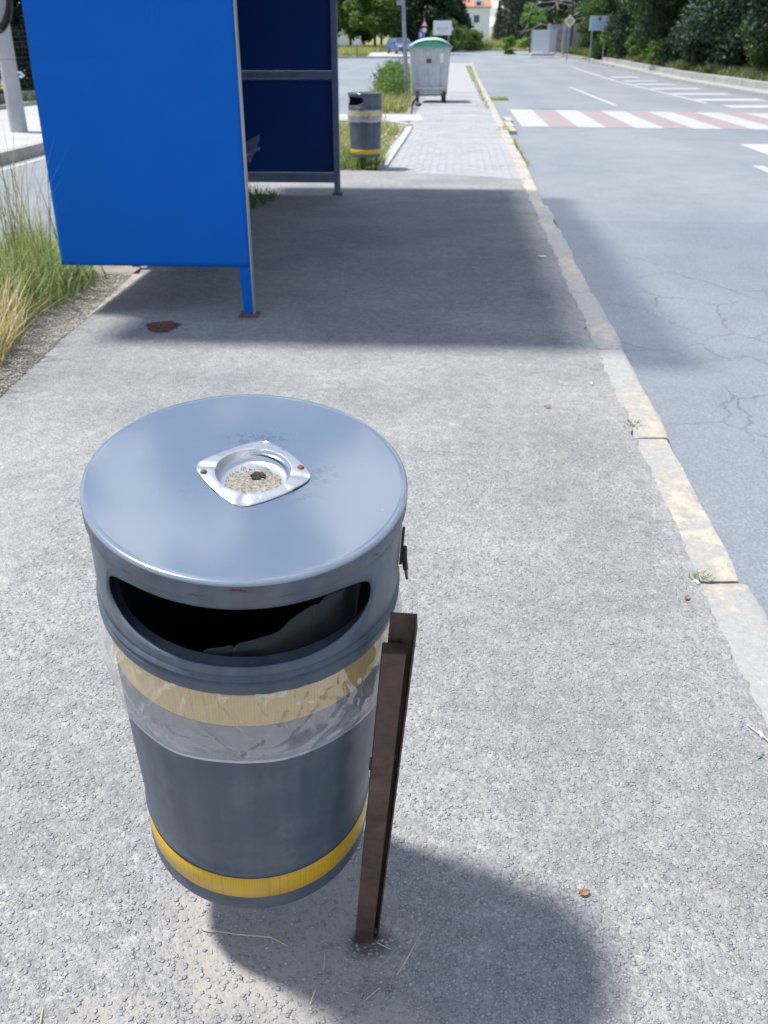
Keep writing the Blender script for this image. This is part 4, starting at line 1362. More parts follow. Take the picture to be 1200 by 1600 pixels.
def make_bin(M, label, post_xy, near=True):
    """bin axis stands at local (ax, ay); the post at the local origin"""
    ax, ay = post_xy
    c = (ax, ay)
    E_ = empty('litter_bin', M=M)
    tag(E_, label, 'litter bin', 'round litter bins of the bus stop')
    L = LZ
    seg = 128 if near else 72
    # lid
    HL = 0.052 if near else 0.0001
    MB().lathe([(HL, L + 0.0012), (0.10, L + 0.0010), (0.17, L + 0.0009), (0.200, L + 0.0008), (0.2055, L + 0.00075), (0.2070, L + 0.0004), (0.2086, L - 0.0004), (0.2096, L - 0.0018), (0.2100, L - 0.0040),
                (0.2072, L - 0.0042), (0.2060, L - 0.0030), (HL, L - 0.002)], seg, c).build('lid', 'bin_lid', E_, smooth=True)
    MB().lathe([(0.2074, L - 0.0042), (0.2100, L - 0.0041), (0.2103, L - 0.010), (0.2100, L - 0.0255), (0.2092, L - 0.0272), (0.2074, L - 0.0272), (0.2074, L - 0.0042)], seg, c).build('lid_skirt', 'bin_hood', E_, smooth=True)
    hd = link_mesh('hood', hood_mesh(ax, ay), E_)
    md = hd.modifiers.new('sheet', 'SOLIDIFY'); md.thickness = 0.0025; md.offset = -1
    # rolled ring at the foot of the hood
    MB().lathe([(0.2045, L - 0.1540), (0.2075, L - 0.1560), (0.2100, L - 0.1610), (0.2085, L - 0.1665), (0.2070, L - 0.1680), (0.2100, L - 0.1710), (0.2098, L - 0.1770), (0.2090, L - 0.1840), (0.2075, L - 0.1890), (0.2036, L - 0.1900), (0.2036, L - 0.1540), (0.2045, L - 0.1540)], seg, c).build('hood_ring', 'bin_body', E_, smooth=True)
    # body
    prof = [(0.179, L - 0.150), (0.2034, L - 0.150), (0.2034, L - 0.160), (0.2005, L - 0.164), (0.1985, L - 0.30), (0.1930, L - 0.48), (0.1875, L - 0.60), (0.1872, L - 0.6165), (0.1886, L - 0.6200), (0.1898, L - 0.6245), (0.1886, L - 0.6290), (0.1872, L - 0.6320),
            (0.1872, L - 0.700), (0.1880, L - 0.704), (0.1890, L - 0.712), (0.1880, L - 0.726), (0.183, L - 0.731), (0.175, L - 0.729), (0.0001, L - 0.722)]
    MB().lathe(prof, seg, c).build('body', 'bin_body', E_, smooth=True)
    MB().lathe([(0.1785, L - 0.151), (0.178, L - 0.50), (0.178, L - 0.715), (0.0001, L - 0.715)], 64, c).build('inner_pail', 'bin_inside', E_, smooth=True)
    MB().lathe([(0.2000, L - 0.197), (0.2011, L - 0.198), (0.2003, L - 0.257), (0.1992, L - 0.258)], seg, c).build('yellow_band', 'reflective_yellow', E_, smooth=True)
    MB().lathe([(0.1879, L - 0.6385), (0.1886, L - 0.6395), (0.1886, L - 0.6910), (0.1879, L - 0.6920)], seg, c).build('yellow_band', 'reflective_yellow', E_, smooth=True)
    return E_

def bag_mesh(ax, ay, L, seed, inner=True):
    mb = MB()
    N, K = 420, 30
    rr_ = random.Random(int(seed * 10)); folds = []
    for _ in range(46):
        folds.append((rr_.uniform(0, 6.283), rr_.uniform(-0.2, 1.0), rr_.uniform(-2.2, 2.2), rr_.uniform(0.012, 0.035), rr_.uniform(0.0012, 0.0045), rr_.uniform(0.25, 0.7)))
    for t0d, f0, sl, wd, am in ((-104, 0.1, -1.3, 0.022, 0.0075), (-92, 0.15, 1.6, 0.02, 0.008), (-78, 0.2, 1.2, 0.025, 0.006), (-118, 0.3, -1.8, 0.03, 0.006), (-66, 0.2, -1.0, 0.02, 0.006), (-135, 0.2, 1.4, 0.025, 0.006), (-98, 0.5, 2.0, 0.02, 0.005), (-50, 0.3, 1.5, 0.03, 0.006)):
        folds.append((math.radians(t0d) % (2 * math.pi), f0, sl, wd, am, 0.6))
    vs = []
    for i in range(N):
        a = 2 * math.pi * i / N
        ca, sa = math.cos(a), math.sin(a)
        bot = 0.325 + 0.013 * noise.noise(Vector((ca * 1.5, sa * 1.5, seed))) + 0.0012 * noise.noise(Vector((ca * 5, sa * 5, seed)))
        for k in range(K + 1):
            f = k / K
            z = L - 0.184 - (bot - 0.184) * f
            w = noise.noise(Vector((ca * 2.3 + f * 0.8, sa * 2.3, seed + f * 2.2)))
            w2 = noise.noise(Vector((ca * 6 + f * 2, sa * 6 - f, seed + 3)))
            ridge = 1 - abs(noise.noise(Vector((ca * 3.2 + f * 1.6, sa * 3.2 + f, seed + 8)))) * 5
            r = 0.2045 + 0.0095 * math.sin(math.pi * min(1, f * 1.05)) + 0.005 * w + 0.003 * w2 + 0.0032 * max(0, ridge)
            for (t0_, f0_, sl_, wd_, am_, ln_) in folds:
                dth = (a - t0_ - sl_ * 0.25 * (f - f0_) + math.pi) % (2 * math.pi) - math.pi
                if abs(dth) < wd_ * 3 and abs(f - f0_) < ln_:
                    r += am_ * math.exp(-(dth / wd_) ** 2) * (1 - (abs(f - f0_) / ln_)) ** 0.6
            r = max(r, 0.2018)
            if k == 0: r = 0.2065
            if k == 1: r = 0.5 * (r + 0.206)
            if k >= K - 1: r = 0.2075 + 0.0050 * w
            vs.append((ax + r * ca, ay + r * sa, z))
    n = K + 1
    fs = [(i * n + k, ((i + 1) % N) * n + k, ((i + 1) % N) * n + k + 1, i * n + k + 1) for i in range(N) for k in range(K)]
    mb.add(vs, fs)
    # doubled hem at the open edge
    vs = []
    for i in range(N):
        b = i * n + K
        p = mb.v[b]; q = mb.v[b - 1]
        dx, dy = (p[0] - ax), (p[1] - ay); rr = math.hypot(dx, dy)
        for dr, dz in ((0.0015, 0.0), (0.0022, 0.006)):
            vs.append((ax + dx / rr * (rr + dr), ay + dy / rr * (rr + dr), p[2] + dz))
    fs = [(2 * i, 2 * ((i + 1) % N), 2 * ((i + 1) % N) + 1, 2 * i + 1) for i in range(N)]
    mb.add(vs, fs)
    if inner:
        vs = []; K2 = 14
        for i in range(N):
            a = 2 * math.pi * i / N
            ca, sa = math.cos(a), math.sin(a)
            side = max(0, math.cos(a - R(-20)))       # pulled inwards at the road side
            for k in range(K2 + 1):
                f = k / K2
                top = 0.150 - 0.055 * side ** 2
                z = L - top - (0.60 - top) * f
                w = noise.noise(Vector((ca * 3, sa * 3, seed + f * 2)))
                w2 = 1 - 6 * abs(noise.noise(Vector((ca * 4 + f, sa * 4 - f * 2, seed + 1))))
                r = 0.168 - 0.035 * side * (1 - f) * (0.4 + 0.6 * math.sin(3 * f)) + 0.012 * w + 0.006 * max(0, w2)
                vs.append((ax + r * ca, ay + r * sa, z))
        n = K2 + 1
        fs = [(i * n + k, ((i + 1) % N) * n + k, ((i + 1) % N) * n + k + 1, i * n + k + 1) for i in range(N) for k in range(K2) if math.cos(2 * math.pi * i / N - R(-20)) > 0.12]
        mb.add(vs, fs, 1)
    return mb.mesh('bin_bag', ['clear_film', 'clear_film_inside'], smooth=False, fix=False)

# near bin, knocked askew: its own axis leans towards the camera side
a = Vector((0.0582, -0.18353, 0.98129)).normalized()
yl = (Vector((0, 1, 0)) - a * a.y).normalized()
xl = yl.cross(a).normalized()
O = Vector((-0.028, 1.125, 0.004))
M = Matrix(((xl.x, yl.x, a.x, O.x), (xl.y, yl.y, a.y, O.y), (xl.z, yl.z, a.z, O.z), (0, 0, 0, 1)))
AX, AY = -0.2038, 0.1373
NB = make_bin(M, 'near leaning round blue grey litter bin with ashtray lid and rusty brown post', (AX, AY), True)

# brown post: flat bar in front of an angle
mb = MB()
mb.box((-0.004, -0.004, 0.362), (0.031, 0.022, 0.740))
p1 = mb.build('post', 'dark_rust_paint', NB, bevel=0.002)
p1.rotation_euler = (0, R(0.5), 0); p1.location = (-0.004, 0, 0)
mb = MB()
mb.prism([(-0.018, 0.014), (0.0165, 0.014), (0.0165, -0.010), (0.014, -0.010), (0.014, 0.011), (-0.018, 0.011)], 0.0, 0.775, axis='Z')
p2 = mb.build('post_angle', 'dark_rust_paint', NB)
p2.location = (0.001, 0.004, 0); p2.rotation_euler = (0, R(0.6), 0)
ang = math.atan2(AY, AX)
for z in (0.45,):
    MB().box((-0.012, 0.024, z), (0.020, 0.004, 0.03), ang).build('bracket', 'dark_rust_paint', NB, bevel=0.002)

# hinge lever on the road side of the hood
mb = MB()
th = R(-4)
px, py = AX + 0.2085 * math.cos(th), AY + 0.2085 * math.sin(th)
mb.box((px + 0.0005, py, LZ - 0.092), (0.004, 0.014, 0.055), th)
mb.tube([(px + 0.004, py - 0.002, LZ - 0.092), (px + 0.005, py - 0.003, LZ - 0.112), (px + 0.008, py - 0.004, LZ - 0.130)], [0.0034, 0.0042, 0.0036], 10)
lv = mb.build('latch', 'bin_inside', NB, smooth=True)
MB().tube([(px + 0.008, py - 0.004, LZ - 0.129), (px + 0.011, py - 0.005, LZ - 0.147)], [0.0024, 0.0020], 8).build('latch_pin', 'rust', NB, smooth=True)

# rust chips and paint scabs on the lid edge
def scab(th, z, w, hgt, r=0.2106, mat='rust'):
    vs = []; fs = []
    nseg = 9
    for i in range(nseg + 1):
        t_ = th + (i / nseg - 0.5) * w
        e = math.sin(math.pi * i / nseg) * hgt * (0.7 + 0.3 * random.random())
        for dz in (-e, e * random.uniform(0.5, 1.0)):
            vs.append((AX + r * math.cos(t_), AY + r * math.sin(t_), z + dz))
    for i in range(nseg):
        fs.append((2 * i, 2 * i + 2, 2 * i + 3, 2 * i + 1))
    return vs, fs
for th, z, w, hh in ((R(-86.5), LZ - 0.0085, 0.085, 0.0042), (R(-84), LZ - 0.011, 0.05, 0.003), (R(-60), LZ - 0.0085, 0.05, 0.003), (R(-57), LZ - 0.0105, 0.03, 0.0018),
                     (R(-35), LZ - 0.02, 0.03, 0.0022), (R(-14), LZ - 0.014, 0.04, 0.002), (R(-8), LZ - 0.019, 0.03, 0.0025), (R(-100), LZ - 0.0225, 0.12, 0.0012), (R(-125), LZ - 0.0235, 0.10, 0.0010), (R(-70), LZ - 0.0238, 0.12, 0.001)):
    mb = MB(); mb.add(*scab(th, z, w, hh * 0.7)); mb.build('rust_chip', 'rust', NB, smooth=True)

# ashtray
def ashtray():
    cx, cy, z0 = AX + 0.007, AY + 0.006, LZ + 0.0026
    E2 = NB
    N = 120; rot = R(-5)
    rings = [('o', 1.0, -0.0010), ('o', 1.0, 0.0006), ('o', 0.985, 0.0012), ('m', 0.66, 0.0016), ('m', 0.33, 0.0020), ('b', 0.0515, 0.0034), ('b', 0.0495, 0.0030), ('b', 0.0480, -0.0010), ('b', 0.0466, -0.0080), ('b', 0.0440, -0.0122), ('b', 0.040, -0.0138), ('b', 0.030, -0.0140), ('b', 0.0001, -0.0140)]
    vs = []; fs = []
    for i in range(N):
        a_ = 2 * math.pi * i / N
        c_, s_ = abs(math.cos(a_)), abs(math.sin(a_))
        nexp = 1.28
        ro = 0.0765 / ((c_ ** nexp + s_ ** nexp) ** (1 / nexp))
        q = (a_ % (math.pi / 2)); q = min(q, math.pi / 2 - q)
        groove = math.exp(-(q / 0.075) ** 2)
        for typ, v, z in rings:
            if typ == 'o': r_ = ro * v * (1 - 0.02 * groove)
            elif typ == 'm': r_ = 0.0515 + (ro - 0.0515) * v
            else: r_ = v
            dz = 0
            if typ != 'b' or v > 0.049: dz = -0.0022 * groove
            if typ == 'o' and v == 1.0: dz = -0.0006 * groove
            curl = 0.0015 * (1 if math.sin(a_ * 2 + 1.0) > 0 else 0) * (0 if typ == 'b' else 1)
            vs.append((cx + r_ * math.cos(a_ + rot), cy + r_ * math.sin(a_ + rot), z0 + z + dz + curl * 0.6))
    n = len(rings)
    for i in range(N):
        j = (i + 1) % N
        for k in range(n - 1):
            fs.append((i * n + k, j * n + k, j * n + k + 1, i * n + k + 1))
    mb = MB(); mb.add(vs, fs)
    o = mb.build('ashtray', 'pressed_aluminium', E2, smooth=True)
    # ash lying in the bowl
    vs = []; fs = []
    Nn, Kk = 60, 14
    for i in range(Nn):
        a_ = 2 * math.pi * i / Nn
        rm_ = 0.036 * (1 + 0.20 * noise.noise(Vector((math.cos(a_) * 1.5, math.sin(a_) * 1.5, 3))) + 0.1 * noise.noise(Vector((math.cos(a_) * 6, math.sin(a_) * 6, 3))))
        for k in range(Kk + 1):
            f = k / Kk
            x = cx + 0.002 + rm_ * f * math.cos(a_); y = cy - 0.010 + rm_ * f * math.sin(a_)
            dd = math.hypot(x - cx, y - cy)
            if dd > 0.0400:
                x = cx + (x - cx) * 0.0400 / dd; y = cy + (y - cy) * 0.0400 / dd
            z = z0 - 0.0134 + (0.0030 * (1 - f ** 3)) * (0.6 + 0.8 * noise.noise(Vector((x * 160, y * 160, 1)))) + 0.0006
            if f == 1: z = z0 - 0.0138
            vs.append((x, y, z))
    n = Kk + 1
    for i in range(Nn):
        for k in range(Kk):
            fs.append((i * n + k, ((i + 1) % Nn) * n + k, ((i + 1) % Nn) * n + k + 1, i * n + k + 1))
    mb = MB(); mb.add(vs, fs); o = mb.build('ash', 'ash', E2); o['kind'] = 'stuff'
    # crumbs of ash and one burnt spot
    mb = MB()
    for _ in range(160):
        a_ = random.uniform(0, 6.28); r_ = 0.037 * random.random() ** 0.4; s = random.uniform(0.0005, 0.0013)
        mb.box((cx + r_ * math.cos(a_), cy - 0.004 + r_ * 0.95 * math.sin(a_), z0 - 0.0122), (s * 1.6, s, s), random.uniform(0, 3))
    o = mb.build('ash_crumbs', 'ash', E2, fix=False); o['kind'] = 'stuff'
    mb = MB()
    for _ in range(70):
        a_ = random.uniform(0, 6.28); r_ = 0.0085 * math.sqrt(random.random()); s = random.uniform(0.0012, 0.0028)
        mb.box((cx + 0.006 + r_ * math.cos(a_), cy + 0.006 + r_ * math.sin(a_), z0 - 0.0098), (s * 1.5, s, s), random.uniform(0, 3))
    o = mb.build('burnt_crumbs', 'burnt_ash', E2, fix=False); o['kind'] = 'stuff'
    for sx, sy in ((-0.063, -0.010), (0.061, 0.012)):
        MB().lathe([(0.0001, z0 + 0.0056), (0.003, z0 + 0.0052), (0.0045, z0 + 0.0035), (0.0048, z0 + 0.0012)], 14, (cx + sx, cy + sy)).build('screw', 'rust', E2, smooth=True)
ashtray()

BG = link_mesh('bin_bag', bag_mesh(AX, AY, LZ, 2.0))
BG.matrix_world = M
tag(BG, 'clear plastic bag folded out over the rim of the near litter bin', 'plastic bag')
for p in BG.data.polygons: p.use_smooth = True

# far bin
ang2 = R(-60)
M2 = Matrix.Translation((-0.262, 12.50, -0.012)) @ Matrix.Rotation(ang2, 4, 'Z')
v = Matrix.Rotation(-ang2, 3, 'Z') @ Vector((0.03, -0.10, 0))
FB = make_bin(M2, 'far upright litter bin in the grass behind the bus shelter', (v.x, v.y), False)
MB().box((0, 0, 0.09), (0.05, 0.05, 0.26)).build('post', 'dark_rust_paint', FB)
B2 = link_mesh('bin_bag', bag_mesh(v.x, v.y, LZ, 5.0, False)); B2.matrix_world = M2
B2.scale = (1, 1, 1)
tag(B2, 'clear bag rim folded over the far litter bin', 'plastic bag')

# ================================================================== SMALL THINGS ON THE GROUND
def straw(name, pts, r, label, mat='straw', cat='straw'):
    o = MB().tube(pts, r, 5).build(name, mat, smooth=True)
    tag(o, label, cat)
    return o
straw('dry_straw', [(-0.325, 1.135, 0.010), (-0.26, 1.122, 0.012), (-0.20, 1.117, 0.011), (-0.168, 1.100, 0.009)], [0.0013, 0.0013, 0.0012, 0.0008], 'long pale dry straw lying just before the near bin')
straw('dry_straw', [(0.022, 1.045, 0.008), (0.040, 1.075, 0.010), (0.056, 1.108, 0.008)], [0.0011, 0.0013, 0.0009], 'short bent straw right of the brown post foot')
straw('dry_straw', [(-0.012, 1.108, 0.008), (0.012, 1.094, 0.009)], [0.0008, 0.0010], 'tiny straw lying across the post foot shadow')
straw('dry_straw', [(-0.103, 1.055, 0.008), (-0.103, 1.086, 0.009)], 0.0006, 'thin straw upright in the picture left of the post foot')
straw('dry_straw', [(-0.030, 1.000, 0.008), (-0.008, 1.020, 0.009)], 0.0009, 'small straw below the post foot')
straw('dry_straw', [(-0.122, 0.992, 0.008), (-0.114, 1.012, 0.016)], [0.0009, 0.0013], 'stubby straw at the front edge of the bin shadow')
straw('dry_straw', [(0.842, 1.690, 0.010), (0.862, 1.650, 0.012), (0.885, 1.600, 0.012), (0.905, 1.545, 0.01)], [0.0014, 0.0018, 0.0018, 0.0012], 'pale green grass stalk lying at the kerb by the right edge')
straw('dry_straw', [(-0.560, 0.985, 0.008), (-0.552, 0.94, 0.010), (-0.55, 0.90, 0.008)], 0.001, 'straw at the bottom left corner of the footway')
straw('dry_straw', [(-0.545, 0.93, 0.008), (-0.50, 0.905, 0.008)], 0.0009, 'straw crossing the bottom left corner')
def butt(name, x, y, rz, label, z=0.010):
    o = MB().tube([(-0.009, 0, 0), (0.009, 0, 0)], 0.0038, 10).build(name, 'filter_white', bevel=0.0, smooth=True)
    o.location = (x, y, z); o.rotation_euler = (0, 0, rz); tag(o, label, 'cigarette butt')
butt('cigarette_butt', 0.862, 1.655, R(95), 'white cigarette butt beside the kerb at the right edge')
butt('cigarette_butt', 0.918, 2.325, R(110), 'white cigarette butt beside the second kerb joint')
butt('cigarette_butt', 0.965, 4.10, R(100), 'white butt at the kerb halfway to the shelter shadow')
def leaf(name, x, y, s, rz, label):
    vs = []; n = 7
    for i in range(n + 1):
        f = i / n; w = s * 0.32 * math.sin(math.pi * f) ** 0.8 + 0.0002
        for k in (-1, 0, 1):
            vs.append((s * (f - 0.5), k * w, 0.012 * s / 0.03 * (0.15 + 0.35 * abs(k) + 0.3 * f)))
    fs = []
    for i in range(n):
        for k in range(2):
            a_ = i * 3 + k; fs.append((a_, a_ + 1, a_ + 4, a_ + 3))
    mb = MB(); mb.add(vs, fs); o = mb.build(name, 'dry_leaf', smooth=True)
    o.location = (x, y, 0.007); o.rotation_euler = (0.2, 0.1, rz); tag(o, label, 'leaf')
leaf('dry_leaf', 0.372, 1.215, 0.022, 0.3, 'small brown dry leaf on the sunny asphalt right of the post')
leaf('dry_leaf', 0.862, 2.24, 0.024, 0.9, 'small reddish leaf near the kerb joint')
leaf('dry_leaf', 0.71, 3.79, 0.03, 0.2, 'tiny orange leaf on the footway before the shelter shadow')
# white scrap in the shelter shadow
o = MB().box((0, 0, 0.006), (0.05, 0.04, 0.006)).build('paper_scrap', 'filter_white', bevel=0.001); o.location = (1.17, 6.96, 0.005); o.rotation_euler = (0, 0.1, 0.4)
tag(o, 'tiny white scrap of paper in the shelter shadow near the kerb', 'litter')
# round patch of reddish brown crumbs
def crumbs():
    mb = MB()
    r = random.Random(4)
    for _ in range(900):
        a_ = r.uniform(0, 6.28); q = r.random() ** 0.62 * r.uniform(0.85, 1.12)
        q *= 1 + 0.06 * math.sin(5 * a_ + 1) + 0.04 * math.sin(11 * a_)
        x = 0.082 * q * math.cos(a_) * (1 + 0.15 * math.sin(3 * a_)); y = 0.105 * q * math.sin(a_)
        s = r.uniform(0.004, 0.009); M_ = None
        mb.box((x, y, 0.003 + 0.008 * (1 - q) + r.uniform(0, 0.003)), (s * 1.3, s, s * 0.7), r.uniform(0, 3))
    mb.lathe([(0.0001, 0.0035), (0.03, 0.003), (0.055, 0.0005)], 24)
    o = mb.build('brown_crumbs', 'rubble_brown', fix=False)
    o.location = (-1.235, 5.07, 0.004); tag(o, 'round patch of reddish brown crumbs on the asphalt before the shelter', 'dirt', kind='stuff')
crumbs()

# ================================================================== WASTE CONTAINER
WC = empty('waste_container', (1.20, 26.75, -0.002), -R(1.0)); WC.scale = (1, 1, 1.07)
tag(WC, 'grey galvanised wheeled waste container with domed green lid', 'waste container')
mb = MB()
W0, W1, L0, L1 = 0.47, 0.545, 0.55, 0.66       # half sizes bottom / top ; local y = away
vs = []
for z, wx, ly in ((0.15, 0.42, 0.51), (0.19, 0.47, 0.56), (0.70, 0.50, 0.60), (1.18, 0.530, 0.66), (1.185, 0.555, 0.685), (1.24, 0.555, 0.685)):
    rr = 0.07; pts = []
    for cxs, cys, a0 in ((1, -1, -90), (1, 1, 0), (-1, 1, 90), (-1, -1, 180)):
        for q in range(4):
            a_ = R(a0 + 30 * q); pts.append((cxs * (wx - rr) + rr * math.cos(a_), 0.70 + cys * (ly - rr) + rr * math.sin(a_), z))
    vs += pts
fs = []
for k in range(5):
    for i in range(16):
        j = (i + 1) % 16; fs.append((k * 16 + i, k * 16 + j, (k + 1) * 16 + j, (k + 1) * 16 + i))
fs.append(tuple(range(15, -1, -1))); fs.append(tuple(80 + i for i in range(16)))
mb.add(vs, fs); mb.build('tank', 'galv', WC, smooth=True)
for x in (-0.30, 0.0, 0.30):
    MB().box((x, 0.70 - 0.605, 0.70), (0.018, 0.02, 0.84), M=Matrix.Translation((0, 0, 0)) @ Matrix.Rotation(0, 4, 'X')).build('pressed_rib', 'galv', WC, bevel=0.004)
mb = MB(); mb.tube([(-0.03, 0.075, 0.95), (-0.03, -0.02, 0.95)], 0.035, 12); mb.build('trunnion', 'rust', WC, smooth=True)
MB().box((-0.03, 0.075, 0.95), (0.14, 0.02, 0.12)).build('trunnion_plate', 'rust', WC, bevel=0.01)
MB().box((0.30, 0.052, 1.00), (0.085, 0.008, 0.20)).build('sticker', 'sign_white', WC)
# domed lid
def dome():
    mb = MB(); N, K = 20, 12
    vs = []
    for i in range(N + 1):
        u = -1 + 2 * i / N
        for k in range(K + 1):
            v_ = -1 + 2 * k / K
            zt = 0.20 * (1 - abs(u) ** 2.6) * (1 - 0.25 * abs(v_) ** 3) + 0.03 * u * (1 - u * u)
            vs.append((u * 0.575, 0.70 + v_ * 0.70, 1.245 + zt))
    n = K + 1
    fs = [(i * n + k, (i + 1) * n + k, (i + 1) * n + k + 1, i * n + k + 1) for i in range(N) for k in range(K)]
    mb.add(vs, fs); return mb
o = dome().build('lid', 'lid_green_sky_sheen', WC, smooth=True); md = o.modifiers.new('t', 'SOLIDIFY'); md.thickness = 0.012
mb = MB(); out = [(u * 0.54, 1.242 + 0.105 * (1 - abs(u) ** 2.2)) for u in np.linspace(-1, 1, 17)]
mb.prism(out, 0.025, 0.045); o = mb.build('lid_end', 'lid_green_plastic', WC)
MB().box((0, 0.0, 1.235), (1.14, 0.03, 0.03)).build('rim', 'lid_green_plastic', WC, bevel=0.005)
for sx in (-0.31, 0.40):
    for sy in (0.06, 1.30):
        wheel = MB().tube([(sx - 0.034, sy, 0.115), (sx + 0.034, sy, 0.115)], 0.115, 18).build('wheel', 'black_rubber', WC, smooth=True)
        MB().tube([(sx - 0.037, sy, 0.115), (sx + 0.037, sy, 0.115)], 0.035, 10).build('hub', 'galv', wheel, smooth=True)
        MB().box((sx, sy, 0.235), (0.09, 0.10, 0.04)).build('castor_fork', 'fence_dark', WC)
MB().box((0.0, 0.05, 0.33), (0.80, 0.02, 0.05)).build('lower_rail', 'galv', WC)

# ================================================================== POLES, SIGNS
LPt = empty('lamp_post', (0.60, 25.9, 0.0)); LPt.rotation_euler = (0, R(-3.2), 0)
tag(LPt, 'slim grey steel lamp post behind the left edge of the waste container', 'lamp post')
MB().tube([(0, 0, -0.1), (0, 0, 6.0)], [0.055, 0.04], 14).build('pole', 'lamp_post_paint', LPt, smooth=True)
MB().box((-0.08, -0.02, 2.30), (0.16, 0.10, 0.10)).build('junction_box', 'lamp_post_paint', LPt, bevel=0.01)
MB().tube([(0, 0, 5.95), (0.5, 0, 6.15), (1.1, 0, 6.2)], 0.03, 8).build('arm', 'lamp_post_paint', LPt, smooth=True)
MB().box((1.3, 0, 6.2), (0.5, 0.22, 0.10)).build('lamp_head', 'lamp_post_paint', LPt, bevel=0.02)

CP = empty('concrete_pole', (-6.20, 16.95, 0.06)); CP.rotation_euler = (0, R(-0.3), 0)
tag(CP, 'thick round concrete utility pole on the pavement at the far left', 'utility pole')
MB().tube([(0, 0, -0.1), (0, 0, 8)], [0.142, 0.10], 28).build('pole', 'pole_concrete', CP, smooth=True)
MB().tube([(0.0, 0, 1.11), (0.0, 0, 1.115)], 0.1385, 28).build('strap', 'fence_dark', CP, smooth=True)
mb = MB(); mb.tube([(0.13, -0.03, 0.93), (0.20, -0.04, 0.92), (0.25, -0.05, 0.87)], [0.012, 0.022, 0.016], 8); mb.build('bracket', 'sign_white', CP, smooth=True)
CC = empty('cable_coil', (-6.33, 16.76, 2.0), 0.1)
tag(CC, 'coil of black cable hanging on the concrete pole', 'cable coil')
for q in range(7):
    mb = MB()
    rr = 0.33 + 0.012 * q
    pts = [(rr * math.cos(a_) + 0.01 * math.sin(3 * a_ + q), 0.008 * q + 0.03 * math.sin(2 * a_ + q), rr * 1.15 * math.sin(a_)) for a_ in np.linspace(0, 2 * math.pi, 41)]
    mb.tube(pts, 0.016, 6, cap=False); mb.build('cable_loop', 'cable_black', CC, smooth=True)
mb = MB(); mb.tube([(0.33, 0, 0.0), (0.42, 0, 0.35), (0.38, 0, 1.0), (0.2, 0, 3.0)], 0.012, 6); mb.build('cable_lead', 'cable_black', CC, smooth=True)

def board(name, x, y, z0, z1, w, label, cat, face, legs=2, rz=0.0, edge='sign_back', hz0=0.0):
    e = empty(name, (x, y, h(y) + hz0), rz)
    tag(e, label, cat)
    MB().box((0, 0, (z0 + z1) / 2), (w, 0.05, z1 - z0)).build('panel', face, e, bevel=0.008)
    xs = (-w * 0.36, w * 0.36) if legs == 2 else (0,)
    for q in xs:
        MB().box((q, 0.055, (z1 - 0.1) / 2 - 0.1), (0.05, 0.05, z1 + 0.1)).build('leg', edge, e)
    return e
e = board('advertising_board', 3.47, 62, 1.66, 2.42, 1.08, 'white advertising board with dark red lettering above the waste container', 'sign', 'sign_white')
def lettering(parent, txt, size, x, y, z, mat, rot=(math.pi / 2, 0, 0)):
    cu = bpy.data.curves.new('lettering', 'FONT'); cu.body = txt; cu.size = size; cu.align_x = 'CENTER'; cu.extrude = 0.004
    tmp = bpy.data.objects.new('tmp_text', cu); COL.objects.link(tmp)
    dg = bpy.context.evaluated_depsgraph_get()
    me = bpy.data.meshes.new_from_object(tmp.evaluated_get(dg))
    bpy.data.objects.remove(tmp)
    me.materials.clear(); me.materials.append(MAT[mat])
    o = link_mesh('lettering', me, parent, (x, y, z)); o.rotation_euler = rot
    return o
def scribble_word(parent, x0, x1, z, hgt, mat, y=-0.031, seed=1):
    """a line of print too small to read: separate upright strokes"""
    r = random.Random(seed); mb = MB(); x = x0
    while x < x1:
        w = r.uniform(0.35, 0.6) * hgt
        mb.box((x + w / 2, y, z + hgt * 0.5), (w * 0.35, 0.006, hgt * r.choice((0.7, 0.85, 1.0))))
        if r.random() < 0.6: mb.box((x + w * 0.6, y, z + hgt * r.choice((0.15, 0.5, 0.85))), (w * 0.6, 0.005, hgt * 0.18))
        x += w * 1.35
    o = mb.build('print', mat, parent, fix=False); o['kind'] = 'stuff'
scribble_word(e, -0.34, 0.36, 1.93, 0.16, 'sign_red', seed=2)
scribble_word(e, -0.15, 0.25, 1.80, 0.06, 'print_blue', seed=3)
MB().box((0.60, 0.0, 1.98), (0.10, 0.04, 0.16)).build('arrow_tip', 'sign_white', e)

sg = empty('road_sign', (2.36, 61, h(61))); tag(sg, 'pole with a triangular and a round sign seen left of the white board', 'road sign')
MB().tube([(0, 0, -0.1), (0, 0, 2.55)], 0.03, 8).build('post', 'lamp_post_paint', sg, smooth=True)
mb = MB(); mb.prism([(-0.20, 2.12), (0.20, 2.12), (0.0, 2.47)], -0.05, -0.035); mb.build('triangular_plate', 'sign_red', sg)
mb = MB(); mb.prism([(-0.13, 2.16), (0.13, 2.16), (0.0, 2.38)], -0.058, -0.051); mb.build('triangle_field', 'sign_white', sg)
mb = MB(); mb.prism([(0.17 * math.cos(a_), 1.92 + 0.17 * math.sin(a_)) for a_ in np.linspace(0, 6.28, 21)[:-1]], -0.05, -0.035); mb.build('round_plate', 'sign_red', sg)
mb = MB(); mb.prism([(0.12 * math.cos(a_), 1.92 + 0.12 * math.sin(a_)) for a_ in np.linspace(0, 6.28, 21)[:-1]], -0.058, -0.051); mb.build('round_field', 'sign_white', sg)
sb = empty('blue_sign', (2.12, 60, h(60))); tag(sb, 'small blue rectangular sign just above the container lid', 'road sign')
MB().tube([(0, 0, -0.1), (0, 0, 2.0)], 0.025, 8).build('post', 'lamp_post_paint', sb, smooth=True)
MB().box((0, -0.04, 1.68), (0.26, 0.02, 0.34)).build('plate', 'sign_blue', sb)
